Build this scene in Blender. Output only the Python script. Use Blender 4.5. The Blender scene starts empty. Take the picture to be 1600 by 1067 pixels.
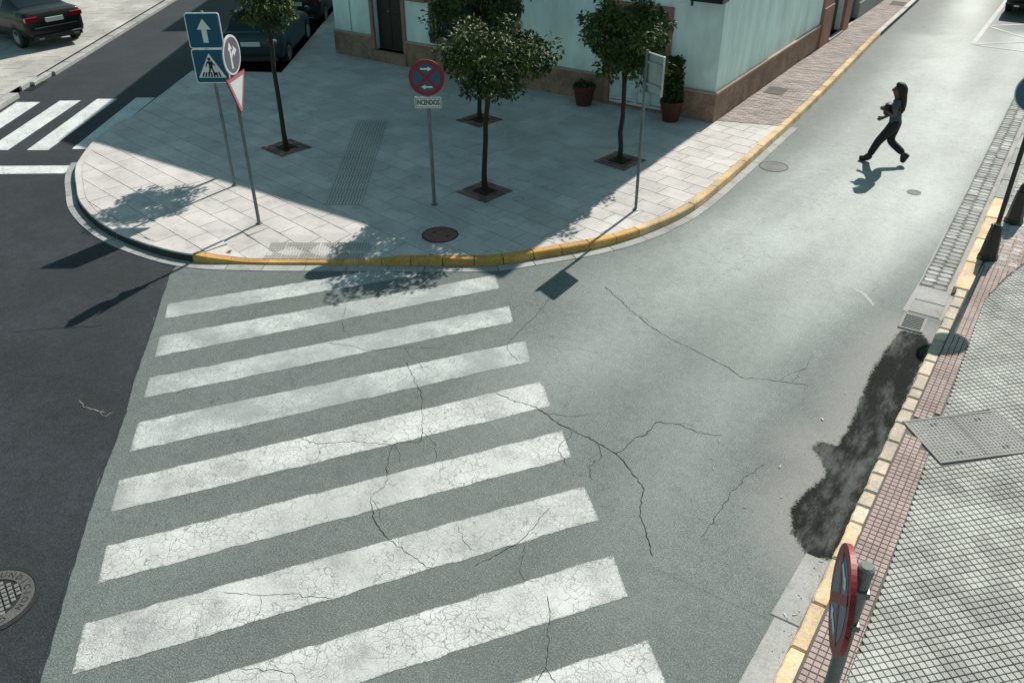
import bpy, bmesh, math, random
import numpy as np
from mathutils import Vector, Matrix
random.seed(7); rng = np.random.default_rng(7)
scn = bpy.context.scene
COL = scn.collection

# ------------------------------------------------------------------ camera
cd = bpy.data.cameras.new('camera'); cam = bpy.data.objects.new('camera', cd); COL.objects.link(cam)
cd.sensor_fit = 'HORIZONTAL'; cd.sensor_width = 36.0; cd.lens = 30.368; cd.clip_start = 0.1; cd.clip_end = 3000
PITCH, YAW, ROLL = 0.570292, math.radians(-33.79161), -0.0089126
fh = Vector((math.sin(YAW), math.cos(YAW), 0)); r0 = Vector((math.cos(YAW), -math.sin(YAW), 0))
fwd = fh * math.cos(PITCH) + Vector((0, 0, -math.sin(PITCH)))
up0 = fh * math.sin(PITCH) + Vector((0, 0, math.cos(PITCH)))
rt = r0 * math.cos(ROLL) + up0 * math.sin(ROLL); up = up0 * math.cos(ROLL) - r0 * math.sin(ROLL)
M = Matrix.Identity(4)
for i in range(3):
    M[i][0], M[i][1], M[i][2] = rt[i], up[i], -fwd[i]
CAMP = Vector((6.79194, -18.29899, 6.5))
M.translation = CAMP
cam.matrix_world = M
scn.camera = cam

# ------------------------------------------------------------------ light
SUN_EL = math.atan(1 / 1.12)
TO_SUN = Vector((0.012 * math.cos(SUN_EL), math.cos(SUN_EL), math.sin(SUN_EL))).normalized()
w = bpy.data.worlds.new('World'); scn.world = w; w.use_nodes = True
wn = w.node_tree.nodes; wn.clear()
sky = wn.new('ShaderNodeTexSky'); sky.sky_type = 'NISHITA'; sky.sun_disc = False
sky.sun_elevation = SUN_EL; sky.sun_rotation = math.atan2(TO_SUN.x, TO_SUN.y)
sky.air_density = 1.0; sky.dust_density = 0.6; sky.ozone_density = 2.2
bg = wn.new('ShaderNodeBackground'); bg.inputs['Strength'].default_value = 0.098
tint = wn.new('ShaderNodeMix'); tint.data_type = 'RGBA'; tint.blend_type = 'MULTIPLY'; tint.inputs[0].default_value = 1.0
tint.inputs[7].default_value = (.92, 1.09, .78, 1)
wo = wn.new('ShaderNodeOutputWorld')
w.node_tree.links.new(sky.outputs[0], tint.inputs[6]); w.node_tree.links.new(tint.outputs[2], bg.inputs[0]); w.node_tree.links.new(bg.outputs[0], wo.inputs[0])
sl = bpy.data.lights.new('sun', 'SUN'); sl.energy = 4.9; sl.angle = math.radians(0.5); sl.color = (1.0, 0.94, 0.87)
so = bpy.data.objects.new('sun', sl); COL.objects.link(so)
so.rotation_euler = TO_SUN.to_track_quat('Z', 'Y').to_euler(); so.location = (0, 20, 30)
vs = scn.view_settings; scn.display_settings.display_device = 'sRGB'
vs.view_transform = 'Standard'; vs.look = 'None'; vs.gamma = 1.0; vs.use_curve_mapping = False
vs.exposure = 0.2

# ------------------------------------------------------------------ helpers
def tag(o, label=None, cat=None, group=None, kind=None):
    if label: o['label'] = label
    if cat: o['category'] = cat
    if group: o['group'] = group
    if kind: o['kind'] = kind
    return o

def empty(name, loc=(0, 0, 0), rz=0, **k):
    o = bpy.data.objects.new(name, None); COL.objects.link(o)
    o.location = loc; o.rotation_euler = (0, 0, rz); o.empty_display_size = .2
    return tag(o, **k)

def link(name, me, parent=None, loc=None, rz=None):
    o = bpy.data.objects.new(name, me); COL.objects.link(o)
    if parent: o.parent = parent
    if loc is not None: o.location = loc
    if rz is not None: o.rotation_euler = (0, 0, rz)
    return o

class MB:
    """collects vertices and faces of one mesh"""
    def __init__(s): s.v = []; s.f = []; s.t = []; s.m = []
    def add(s, vs, fs, tone=0.0, mi=0):
        n = len(s.v); s.v += [tuple(p) for p in vs]; s.f += [tuple(i + n for i in f) for f in fs]
        s.t += [tone] * len(vs); s.m += [mi] * len(fs); return s
    def box(s, x0, x1, y0, y1, z0, z1, tone=0., bev=0., mi=0):
        if bev <= 0:
            v = [(x, y, z) for z in (z0, z1) for x, y in ((x0, y0), (x1, y0), (x1, y1), (x0, y1))]
            return s.add(v, [(3, 2, 1, 0), (4, 5, 6, 7), (0, 1, 5, 4), (1, 2, 6, 5), (2, 3, 7, 6), (3, 0, 4, 7)], tone, mi)
        return s.prism([(x0, y0), (x1, y0), (x1, y1), (x0, y1)], z0, z1, bev, tone, mi)
    def prism(s, poly, z0, z1, bev=0., tone=0., mi=0, bottom=True):
        n = len(poly); P = [Vector(p[:2]) for p in poly]
        v = [(p.x, p.y, z0) for p in P]; f = []
        if bev > 0:
            Q = inset(P, bev)
            v += [(p.x, p.y, z1 - bev * .8) for p in P] + [(p.x, p.y, z1) for p in Q]; L = 3
        else:
            v += [(p.x, p.y, z1) for p in P]; L = 2
        for l in range(L - 1):
            for i in range(n):
                j = (i + 1) % n; f.append((l * n + i, l * n + j, (l + 1) * n + j, (l + 1) * n + i))
        f.append(tuple(range((L - 1) * n, L * n)))
        if bottom: f.append(tuple(range(n - 1, -1, -1)))
        return s.add(v, f, tone, mi)
    def tube(s, pts, r, n=12, cap=True, tone=0., mi=0):
        pts = [Vector(p) for p in pts]; R = r if isinstance(r, (list, tuple)) else [r] * len(pts)
        v = []; f = []
        for i, p in enumerate(pts):
            d = (pts[min(i + 1, len(pts) - 1)] - pts[max(i - 1, 0)]).normalized()
            a = d.cross(Vector((0, 0, 1)) if abs(d.z) < .9 else Vector((1, 0, 0))).normalized(); b = d.cross(a)
            for k in range(n):
                t = 2 * math.pi * k / n; v.append(p + (a * math.cos(t) + b * math.sin(t)) * R[i])
        for i in range(len(pts) - 1):
            for k in range(n):
                j = (k + 1) % n; f.append((i * n + k, (i + 1) * n + k, (i + 1) * n + j, i * n + j))
        if cap: f += [tuple(range(n)), tuple(range(len(pts) * n - 1, (len(pts) - 1) * n - 1, -1))]
        return s.add(v, f, tone, mi)
    def lathe(s, prof, n=24, c=(0, 0), tone=0., mi=0):
        v = []; f = []
        for r, z in prof:
            for k in range(n):
                t = 2 * math.pi * k / n; v.append((c[0] + r * math.cos(t), c[1] + r * math.sin(t), z))
        for i in range(len(prof) - 1):
            for k in range(n):
                j = (k + 1) % n; f.append((i * n + k, i * n + j, (i + 1) * n + j, (i + 1) * n + k))
        f += [tuple(range(n - 1, -1, -1)), tuple(range((len(prof) - 1) * n, len(prof) * n))]
        return s.add(v, f, tone, mi)
    def mesh(s, name, mats, smooth=False):
        me = bpy.data.meshes.new(name); me.from_pydata(s.v, [], s.f)
        for m in (mats if isinstance(mats, (list, tuple)) else [mats]): me.materials.append(m)
        if any(s.m): me.polygons.foreach_set('material_index', s.m)
        if any(s.t):
            at = me.attributes.new('tone', 'FLOAT', 'POINT'); at.data.foreach_set('value', s.t)
        if smooth: me.polygons.foreach_set('use_smooth', [True] * len(me.polygons))
        me.update(); return me
    def build(s, name, mats, parent=None, loc=None, rz=None, smooth=False):
        return link(name, s.mesh(name, mats, smooth), parent, loc, rz)

def inset(P, d):
    n = len(P); A = sum(P[i].x * P[(i + 1) % n].y - P[(i + 1) % n].x * P[i].y for i in range(n))
    sg = 1 if A > 0 else -1; Q = []
    for i in range(n):
        e0 = (P[i] - P[i - 1]); e1 = (P[(i + 1) % n] - P[i])
        if e0.length < 1e-6 or e1.length < 1e-6: Q.append(P[i].copy()); continue
        e0.normalize(); e1.normalize()
        n0 = Vector((-e0.y, e0.x)) * sg; n1 = Vector((-e1.y, e1.x)) * sg
        k = 1 + n0.dot(n1); b = (n0 + n1) / max(k, .35)
        Q.append(P[i] + b * d)
    return Q

def clip(subj, cl):
    """Sutherland-Hodgman: subject polygon clipped by a convex ccw polygon"""
    out = list(subj)
    for i in range(len(cl)):
        a = cl[i]; b = cl[(i + 1) % len(cl)]; inp = out; out = []
        if not inp: return []
        sd = lambda p: (b[0] - a[0]) * (p[1] - a[1]) - (b[1] - a[1]) * (p[0] - a[0])
        for j in range(len(inp)):
            p = inp[j - 1]; q = inp[j]; dp = sd(p); dq = sd(q)
            if (dp >= 0) != (dq >= 0):
                t = dp / (dp - dq); out.append((p[0] + t * (q[0] - p[0]), p[1] + t * (q[1] - p[1])))
            if dq >= 0: out.append(q)
    r = []
    for p in out:
        if not r or (abs(p[0] - r[-1][0]) + abs(p[1] - r[-1][1])) > .004: r.append(p)
    if len(r) > 1 and (abs(r[0][0] - r[-1][0]) + abs(r[0][1] - r[-1][1])) < .004: r.pop()
    return r

def area(P): return .5 * sum(P[i][0] * P[(i + 1) % len(P)][1] - P[(i + 1) % len(P)][0] * P[i][1] for i in range(len(P)))
def inpoly(p, P):
    c = False; n = len(P)
    for i in range(n):
        a = P[i]; b = P[i - 1]
        if (a[1] > p[1]) != (b[1] > p[1]) and p[0] < (b[0] - a[0]) * (p[1] - a[1]) / (b[1] - a[1]) + a[0]: c = not c
    return c
def inpolys(pts, P):
    X = np.asarray(pts, float); x = X[..., 0]; y = X[..., 1]; c = np.zeros(x.shape, bool); n = len(P)
    for i in range(n):
        a = P[i]; b = P[i - 1]
        if a[1] == b[1]: continue
        c ^= ((a[1] > y) != (b[1] > y)) & (x < (b[0] - a[0]) * (y - a[1]) / (b[1] - a[1]) + a[0])
    return c
def spline(pts, step):
    """Catmull-Rom through pts, resampled at about step"""
    P = [np.array(p, float) for p in pts]; P = [2 * P[0] - P[1]] + P + [2 * P[-1] - P[-2]]; d = []
    for i in range(1, len(P) - 2):
        for t in np.linspace(0, 1, 16, endpoint=False):
            a, b, c, e = P[i - 1], P[i], P[i + 1], P[i + 2]
            d.append(.5 * (2 * b + (c - a) * t + (2 * a - 5 * b + 4 * c - e) * t * t + (3 * b - a - 3 * c + e) * t ** 3))
    d.append(P[-2]); d = np.array(d); L = np.r_[0, np.cumsum(np.linalg.norm(np.diff(d, axis=0), axis=1))]
    n = max(2, int(round(L[-1] / step)) + 1); s = np.linspace(0, L[-1], n)
    return np.stack([np.interp(s, L, d[:, k]) for k in range(d.shape[1])], 1)
def offset(P, d):
    """polyline moved to its left by d"""
    P = np.asarray(P, float); T = np.gradient(P[:, :2], axis=0); T /= np.linalg.norm(T, axis=1)[:, None]
    return P[:, :2] + np.stack([-T[:, 1], T[:, 0]], 1) * d
def view_size(p):   # how large a piece near p shows
    return 1.0 / (Vector((p[0], p[1], p[2] if len(p) > 2 else .13)) - CAMP).length
def visible(p, m=.12):
    d = Vector((p[0], p[1], p[2] if len(p) > 2 else .1)) - CAMP; z = d.dot(fwd)
    if z <= 0: return False
    return abs(d.dot(rt) / z) < .5927 + m and abs(d.dot(up) / z) < .395 + m

# ------------------------------------------------------------------ materials
class NT:
    def __init__(s, name):
        s.m = bpy.data.materials.new(name); s.m.use_nodes = True; s.t = s.m.node_tree; s.t.nodes.clear()
        s.out = s.n('ShaderNodeOutputMaterial'); s.b = s.n('ShaderNodeBsdfPrincipled')
        s.l(s.b.outputs[0], s.out.inputs[0]); s._pos = None
    def n(s, t, **k):
        x = s.t.nodes.new(t)
        for a, v in k.items(): setattr(x, a, v)
        return x
    def l(s, a, b): s.t.links.new(a, b)
    def put(s, sock, v):
        if hasattr(v, 'is_output') or isinstance(v, bpy.types.NodeSocket): s.l(v, sock)
        else: sock.default_value = v
    @property
    def pos(s):
        if s._pos is None: s._pos = s.n('ShaderNodeNewGeometry').outputs['Position']
        return s._pos
    def noise(s, scale, detail=3, rough=.55, vec=None, dist=0.):
        x = s.n('ShaderNodeTexNoise'); s.l(vec or s.pos, x.inputs['Vector'])
        x.inputs['Scale'].default_value = scale; x.inputs['Detail'].default_value = detail
        x.inputs['Roughness'].default_value = rough; x.inputs['Distortion'].default_value = dist
        return x.outputs['Fac']
    def ramp(s, v, a, b, lo=0., hi=1., smooth=True):
        x = s.n('ShaderNodeMapRange'); x.interpolation_type = 'SMOOTHSTEP' if smooth else 'LINEAR'
        s.put(x.inputs[0], v)
        for i, q in enumerate((a, b, lo, hi)): s.put(x.inputs[1 + i], q)
        return x.outputs[0]
    def math(s, op, a, b=0., c=0.):
        x = s.n('ShaderNodeMath', operation=op)
        for i, q in enumerate((a, b, c)): s.put(x.inputs[i], q)
        return x.outputs[0]
    def mix(s, f, a, b, mode='MIX'):
        x = s.n('ShaderNodeMix', data_type='RGBA', blend_type=mode); s.put(x.inputs[0], f)
        for i, q in ((6, a), (7, b)):
            s.put(x.inputs[i], (*q, 1) if isinstance(q, tuple) and len(q) == 3 else q)
        return x.outputs[2]
    def scale(s, col, f):
        x = s.n('ShaderNodeVectorMath', operation='SCALE')
        s.put(x.inputs[0], col if not isinstance(col, tuple) else col[:3]); s.put(x.inputs[3], f); return x.outputs[0]
    def attr(s, name):
        x = s.n('ShaderNodeAttribute'); x.attribute_name = name; return x.outputs['Fac']
    def bump(s, h, strength, dist=.01):
        x = s.n('ShaderNodeBump'); x.inputs['Strength'].default_value = strength; x.inputs['Distance'].default_value = dist
        s.put(x.inputs['Height'], h); s.l(x.outputs[0], s.b.inputs['Normal'])
    def done(s, col, rough=.8, spec=.4, metal=0.):
        s.put(s.b.inputs['Base Color'], (*col, 1) if isinstance(col, tuple) else col)
        s.put(s.b.inputs['Roughness'], rough); s.b.inputs['Specular IOR Level'].default_value = spec
        s.put(s.b.inputs['Metallic'], metal); return s.m

def plain(name, col, rough=.6, metal=0., spec=.5, coat=0., var=.0, vs=6., bump=0., bs=80.):
    t = NT(name); c = col
    if var: c = t.scale(col, t.ramp(t.noise(vs, 5, .6), .3, .7, 1 - var, 1 + var))
    if bump: t.bump(t.noise(bs, 4), bump)
    if coat: t.b.inputs['Coat Weight'].default_value = coat; t.b.inputs['Coat Roughness'].default_value = .06
    return t.done(c, rough, spec, metal)

def stone(name, col, rough=.85, tone=.25, fine=60., fa=.14, big=1.2, ba=.12, dirt=None, dirt_amt=.0, bump=.25, spec=.3):
    """paving, kerbs, walls: fine grain, large mottling, a per-piece tone and dirt"""
    t = NT(name)
    f = t.math('MULTIPLY', t.ramp(t.noise(fine, 4, .65), .3, .7, 1 - fa, 1 + fa), t.ramp(t.noise(big, 5, .6), .3, .7, 1 - ba, 1 + ba))
    f = t.math('MULTIPLY', f, t.math('MULTIPLY_ADD', t.attr('tone'), tone, 1.))
    c = t.scale(col, f)
    if dirt:
        k = t.ramp(t.noise(3.1, 6, .7), .5, .72, 0., dirt_amt)
        c = t.mix(k, c, dirt)
    if bump: t.bump(t.noise(fine * 1.5, 4, .6), bump, .006)
    return t.done(c, rough, spec)

def asphalt(name, col, light, wearcol, halo=False, fleck=.58, blot=.0):
    t = NT(name)
    mp = t.n('ShaderNodeMapping'); t.l(t.pos, mp.inputs[0]); mp.inputs['Scale'].default_value = (1, .32, 1)
    n1 = t.noise(62, 3, .75); n2 = t.noise(150, 2, .7); n3 = t.noise(.8, 6, .62, mp.outputs[0]); n4 = t.noise(.22, 4, .55); n5 = t.noise(9, 5, .7)
    g = t.math('ADD', t.math('MULTIPLY', n1, .55), t.math('MULTIPLY', n2, .45))
    f = t.ramp(g, .40, .60, 1 - fleck, 1 + fleck, False)
    f = t.math('MULTIPLY', f, t.ramp(n3, .3, .7, .92, 1.07))
    f = t.math('MULTIPLY', f, t.ramp(n4, .3, .7, .93, 1.06))
    f = t.math('MULTIPLY', f, t.ramp(n5, .3, .7, .94, 1.06))
    we = t.math('MULTIPLY', t.attr('wear'), t.ramp(t.noise(.6, 6, .65, mp.outputs[0]), .25, .75, .68, 1.08))
    if blot: f = t.math('MULTIPLY', f, t.math('MULTIPLY', t.ramp(t.noise(.55, 7, .7), .36, .64, 1 - blot, 1 + blot), t.ramp(t.noise(4.5, 6, .75), .35, .65, 1 - blot * .6, 1 + blot * .6)))
    base = t.mix(we, col, wearcol)
    vor = t.n('ShaderNodeTexVoronoi', feature='F1'); t.l(t.pos, vor.inputs['Vector']); vor.inputs['Scale'].default_value = 46
    st = t.ramp(vor.outputs['Distance'], .16, .3, 1., 0.)
    c = t.scale(base, f); c = t.mix(t.math('MULTIPLY', st, .42), c, light)
    v2 = t.n('ShaderNodeTexVoronoi', feature='F1'); t.l(t.pos, v2.inputs['Vector']); v2.inputs['Scale'].default_value = 33
    c = t.mix(t.math('MULTIPLY', t.ramp(v2.outputs['Distance'], .12, .26, .55, 0.), t.ramp(t.noise(2.1, 4), .45, .6)), c, (.03, .033, .033))
    c = t.scale(c, t.ramp(t.noise(3.3, 7, .78), .52, .72, 1., .80))
    dv = t.n('ShaderNodeVectorMath', operation='SCALE'); dn = t.n('ShaderNodeTexNoise'); t.l(t.pos, dn.inputs['Vector']); dn.inputs['Scale'].default_value = 3; dn.inputs['Detail'].default_value = 6
    t.l(dn.outputs['Color'], dv.inputs[0]); dv.inputs[3].default_value = .45
    da = t.n('ShaderNodeVectorMath', operation='ADD'); t.l(t.pos, da.inputs[0]); t.l(dv.outputs[0], da.inputs[1])
    v3 = t.n('ShaderNodeTexVoronoi', feature='DISTANCE_TO_EDGE'); t.l(da.outputs[0], v3.inputs['Vector']); v3.inputs['Scale'].default_value = 1.15
    hair = t.math('MULTIPLY', t.ramp(v3.outputs['Distance'], .0, .0065, .5, 0.), t.ramp(t.noise(.45, 3), .50, .60))
    c = t.mix(hair, c, (.03, .03, .028))
    rough = t.math('SUBTRACT', t.ramp(n1, .3, .7, .66, .88), t.math('MULTIPLY', we, .2))
    if halo:
        wet = t.attr('wet'); nz = t.noise(7, 8, .8); nf = t.noise(38, 5, .8)
        e = t.math('ADD', wet, t.math('ADD', t.math('MULTIPLY_ADD', nz, .6, -.3), t.math('MULTIPLY_ADD', nf, .9, -.45)))
        hl = t.ramp(t.math('ADD', wet, t.math('MULTIPLY_ADD', nz, .5, -.25)), -2.4, .0, 0., .5)
        c = t.mix(hl, c, (.335, .31, .295))
        k = t.ramp(e, -.02, .14, 0., 1.)
        inner = t.mix(t.ramp(t.noise(2.6, 6, .75, mp.outputs[0]), .44, .68), (.018, .020, .018), (.115, .121, .118))
        spk = t.math('MULTIPLY', t.ramp(t.noise(42, 4, .8), .60, .66), t.ramp(t.math('ADD', wet, t.math('MULTIPLY_ADD', nz, 2., -1.)), -1.3, -.3)); k = t.math('MAXIMUM', k, t.math('MULTIPLY', spk, .85))
        inner = t.mix(t.ramp(t.noise(60, 3, .7), .62, .7, 0., .6), inner, (.16, .16, .15))
        c = t.mix(k, c, inner)
        rough = t.mix(k, rough, (.92, .92, .92)); sp = t.ramp(k, 0., 1., .40, .06, False)
    t.bump(g, .55, .008); m_ = t.done(c, rough, .38)
    if halo: t.l(sp, t.b.inputs['Specular IOR Level'])
    return m_

def paint(name, col, under, worn=.5, craz=.02, cs=9.):
    """road paint, crazed and worn through to the asphalt"""
    t = NT(name)
    d = t.n('ShaderNodeTexNoise'); t.l(t.pos, d.inputs['Vector']); d.inputs['Scale'].default_value = 5; d.inputs['Detail'].default_value = 6
    mv = t.n('ShaderNodeVectorMath', operation='SCALE'); t.l(d.outputs['Color'], mv.inputs[0]); mv.inputs[3].default_value = .22
    av = t.n('ShaderNodeVectorMath', operation='ADD'); t.l(t.pos, av.inputs[0]); t.l(mv.outputs[0], av.inputs[1])
    def cr(scale, wdt):
        v = t.n('ShaderNodeTexVoronoi', feature='DISTANCE_TO_EDGE'); t.l(av.outputs[0], v.inputs['Vector']); v.inputs['Scale'].default_value = scale
        return t.ramp(v.outputs['Distance'], 0., wdt, 1., 0.)
    c1 = t.math('MULTIPLY', cr(cs, craz * 1.5), t.ramp(t.noise(1.3, 3), .30, .5))
    c2 = t.math('MULTIPLY', cr(cs * 3.1, craz * 2.4), t.ramp(t.noise(2.3, 4), .36, .58, 0., .9))
    chip = t.ramp(t.math('ADD', t.math('MULTIPLY', t.noise(75, 4, .75), .8), t.math('MULTIPLY', t.noise(1.1, 6, .65), 1.)), 1.10 - .18 * worn, 1.24 - .18 * worn, 0., .75)
    thin = t.ramp(t.noise(.55, 6, .65), .36, .7, .0, .5 * worn)
    ed = t.ramp(t.math('ADD', t.attr('edge'), t.math('MULTIPLY_ADD', t.noise(24, 5, .75), 1.6, -.8)), .78, 1.08)
    k = t.math('MAXIMUM', t.math('MAXIMUM', t.math('MAXIMUM', c1, c2), t.math('MAXIMUM', chip, thin)), ed)
    f = t.math('MULTIPLY', t.ramp(t.noise(55, 4, .7), .3, .7, .86, 1.1), t.ramp(t.noise(1.5, 5, .6), .3, .7, .88, 1.08))
    c = t.mix(t.math('MULTIPLY', k, .82), t.scale(col, f), under)
    t.bump(t.math('SUBTRACT', t.noise(120, 3), k), .3, .004)
    return t.done(c, .75, .35)

def kerbpaint(name, col, under, amt):
    t = NT(name); geo = t.n('ShaderNodeNewGeometry')
    k = t.ramp(t.math('ADD', t.noise(9, 6, .75), t.math('MULTIPLY', t.noise(45, 4, .7), .4)), .86 - amt * .3, .96 - amt * .3)
    f = t.math('MULTIPLY', t.ramp(t.noise(30, 5, .7), .3, .7, .78, 1.15), t.math('MULTIPLY_ADD', t.attr('tone'), .35, 1.))
    f = t.math('MULTIPLY', f, t.ramp(t.noise(2.2, 4), .3, .7, .8, 1.15))
    c = t.mix(k, t.scale(col, f), t.scale(under, f))
    t.bump(t.noise(70, 4, .7), .4, .006)
    return t.done(c, .8, .3)

ASPH = (.130, .151, .145)
mat_light = asphalt('asphalt_light', ASPH, (.38, .40, .39), (.33, .372, .355), halo=True, blot=.06)
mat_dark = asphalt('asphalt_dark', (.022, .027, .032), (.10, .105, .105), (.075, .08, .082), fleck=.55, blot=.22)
mat_paint = paint('white_road_paint', (.63, .635, .62), ASPH, 1.05, .03)
mat_paint_worn = paint('worn_white_road_paint', (.56, .59, .575), ASPH, 1.45, .025)
mat_paint_dark = paint('white_road_paint_left', (.74, .77, .76), (.04, .045, .05), .45)
mat_slab = stone('cream_paving', (.555, .525, .50), tone=.13, fine=40, fa=.07, ba=.12, dirt=(.27, .26, .24), dirt_amt=.42)
mat_mortar = stone('joint_mortar', (.20, .195, .18), fine=60)
mat_tact = stone('tactile_paving', (.55, .53, .50), tone=.16, fine=60, fa=.08)
mat_tact_low = stone('tactile_grooves', (.33, .315, .295), tone=.16, fine=60, fa=.1)
mat_cobble = stone('pink_cobble', (.335, .285, .262), tone=.42, fine=70, fa=.15)
mat_white_tile = stone('white_tile', (.415, .42, .39), tone=.34, fine=90, fa=.14, ba=.2, dirt=(.33, .32, .27), dirt_amt=.35)
mat_pink_tile = stone('pink_tile', (.42, .325, .30), tone=.3, fine=90, fa=.13, ba=.12, dirt=(.25, .2, .18), dirt_amt=.3)
mat_grout = stone('dark_grout', (.12, .115, .10), fine=90)
mat_sett = stone('granite_sett', (.40, .405, .385), tone=.45, fine=80, fa=.22, dirt=(.2, .2, .18), dirt_amt=.4)
mat_conc = stone('kerb_concrete', (.36, .36, .345), tone=.25, fine=50, fa=.14, dirt=(.15, .15, .14), dirt_amt=.5)
mat_kerb_shade = stone('kerb_face_shade', (.045, .045, .042), fine=40, fa=.3)  # road-facing side of unpainted kerb stones, its shade put into the colour
mat_yel = kerbpaint('yellow_kerb_paint', (.62, .335, .095), (.42, .40, .35), .32)
mat_cream = kerbpaint('faded_kerb_paint', (.64, .41, .185), (.54, .49, .41), .55)
mat_worn = kerbpaint('worn_pale_kerb_paint', (.62, .50, .36), (.52, .48, .42), .65)
mat_orange = kerbpaint('pale_orange_kerb_paint', (.72, .52, .31), (.58, .53, .45), .5)
mat_left_pave = stone('left_paving', (.43, .415, .385), tone=.18, fine=25, fa=.12, big=.6, ba=.2, dirt=(.2, .2, .19), dirt_amt=.5)
mat_ground = stone('ground_earth', (.22, .21, .2), fine=5, fa=.1, big=.1)
mat_crack = plain('crack_dark', (.042, .044, .041), 1., spec=.1)
mat_soil = stone('soil', (.035, .026, .02), fine=50, fa=.4)
mat_brick = stone('dark_red_brick', (.23, .12, .105), tone=.5, fine=60, fa=.2)
def wallmat(name, col, streak):
    t = NT(name)
    mp = t.n('ShaderNodeMapping'); t.l(t.pos, mp.inputs[0]); mp.inputs['Scale'].default_value = (1, 1, .28)
    mp.inputs['Rotation'].default_value = (.5, 0, 0)
    s1 = t.noise(1.6, 6, .65, mp.outputs[0]); s2 = t.noise(26, 4, .6); s3 = t.noise(.5, 4, .6)
    f = t.math('MULTIPLY', t.ramp(s1, .3, .7, 1 - streak, 1 + streak * .6), t.ramp(s3, .3, .7, .93, 1.05))
    sep = t.n('ShaderNodeSeparateXYZ'); t.l(t.pos, sep.inputs[0])
    f = t.math('MULTIPLY', f, t.ramp(t.math('ADD', sep.outputs[2], t.math('MULTIPLY', t.noise(3.2, 5, .7), -.9)), .05, .75, .78, 1.))
    c = t.scale(col, f)
    t.bump(t.math('ADD', t.math('MULTIPLY', s1, 1.2), t.math('MULTIPLY', s2, .3)), .5, .02)
    return t.done(c, .9, .2)
mat_wall = wallmat('pale_render', (.76, .89, .87), .16)
mat_wall2 = wallmat('grey_render', (.40, .42, .40), .2)
mat_wall3 = wallmat('cream_render', (.5, .47, .42), .2)
mat_plinth = stone('plinth_stone', (.30, .185, .14), tone=.2, fine=14, fa=.16, big=2.5, ba=.22, dirt=(.13, .09, .075), dirt_amt=.5)
mat_cap = stone('plinth_cap', (.40, .29, .235), tone=.1, fine=30)
mat_frame = stone('terracotta_frame', (.34, .17, .135), tone=.1, fine=25, fa=.15)
mat_pot = stone('terracotta_pot', (.085, .03, .021), fine=20, fa=.2)
mat_glass = plain('window_glass', (.012, .018, .022), .07, spec=.6)
mat_doorwood = plain('dark_door_wood', (.014, .008, .007), .5, var=.3)
mat_bluedoor = plain('blue_door', (.02, .075, .11), .45, var=.15)
mat_shut = plain('pale_shutter', (.62, .68, .68), .5, var=.12)
mat_black = plain('black_paint', (.010, .010, .011), .4, var=.3)
mat_galv = plain('grey_pole_paint', (.14, .165, .165), .45, metal=.3, var=.15)
mat_signback = plain('sign_back_aluminium', (.42, .47, .46), .38, metal=.5, var=.18, vs=2.5)
mat_capgrey = plain('pole_cap_plastic', (.22, .23, .22), .8, spec=.2)
mat_sblue = plain('sign_blue', (.008, .090, .165), .35, var=.06)
mat_swhite = plain('sign_white', (.74, .76, .74), .35, var=.05)
mat_sred = plain('sign_red', (.24, .010, .018), .5, var=.08)
mat_sgrey = plain('sign_faded_violet', (.16, .145, .18), .4, var=.08)
mat_spink = plain('sign_faded_red', (.50, .20, .22), .4, var=.12)
mat_sblack = plain('sign_black', (.012, .012, .012), .4)
mat_rust = stone('rusty_iron', (.25, .105, .095), fine=40, fa=.3, rough=.7)
mat_iron = stone('cast_iron', (.20, .205, .195), fine=60, fa=.25, rough=.8, spec=.25)
mat_iron_dark = stone('cast_iron_dark', (.028, .028, .028), fine=60, fa=.3, rough=.6)
mat_iron_dark2 = stone('weathered_plate', (.12, .115, .105), fine=50, fa=.25)
mat_iron_mid = stone('worn_iron_ring', (.105, .105, .10), fine=60, fa=.3, rough=.8, spec=.25)
mat_steel = stone('worn_steel', (.29, .29, .275), fine=60, fa=.2, rough=.8, spec=.25)

# ------------------------------------------------------------------ ground and roads
def sheet(name, poly, z, mat, parent=None, **k):
    me = bpy.data.meshes.new(name); me.from_pydata([(x, y, z) for x, y in poly], [], [tuple(range(len(poly)))])
    me.materials.append(mat); o = link(name, me, parent); return tag(o, **k)
sheet('ground', [(-900, -900), (900, -900), (900, 900), (-900, 900)], -.03, mat_ground, kind='structure')
LS = np.array([-.545, .8384])          # direction of the left street
LK = np.array([-15.03, -7.95])         # left kerb, road side
def lk(t): return tuple(LK + LS * t)
sheet('side_street', [(-40, -60), (6, -60), (6, -10), (0, 2), (-12, 40), (-60, 80)], -.004, mat_dark, kind='structure')

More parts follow.
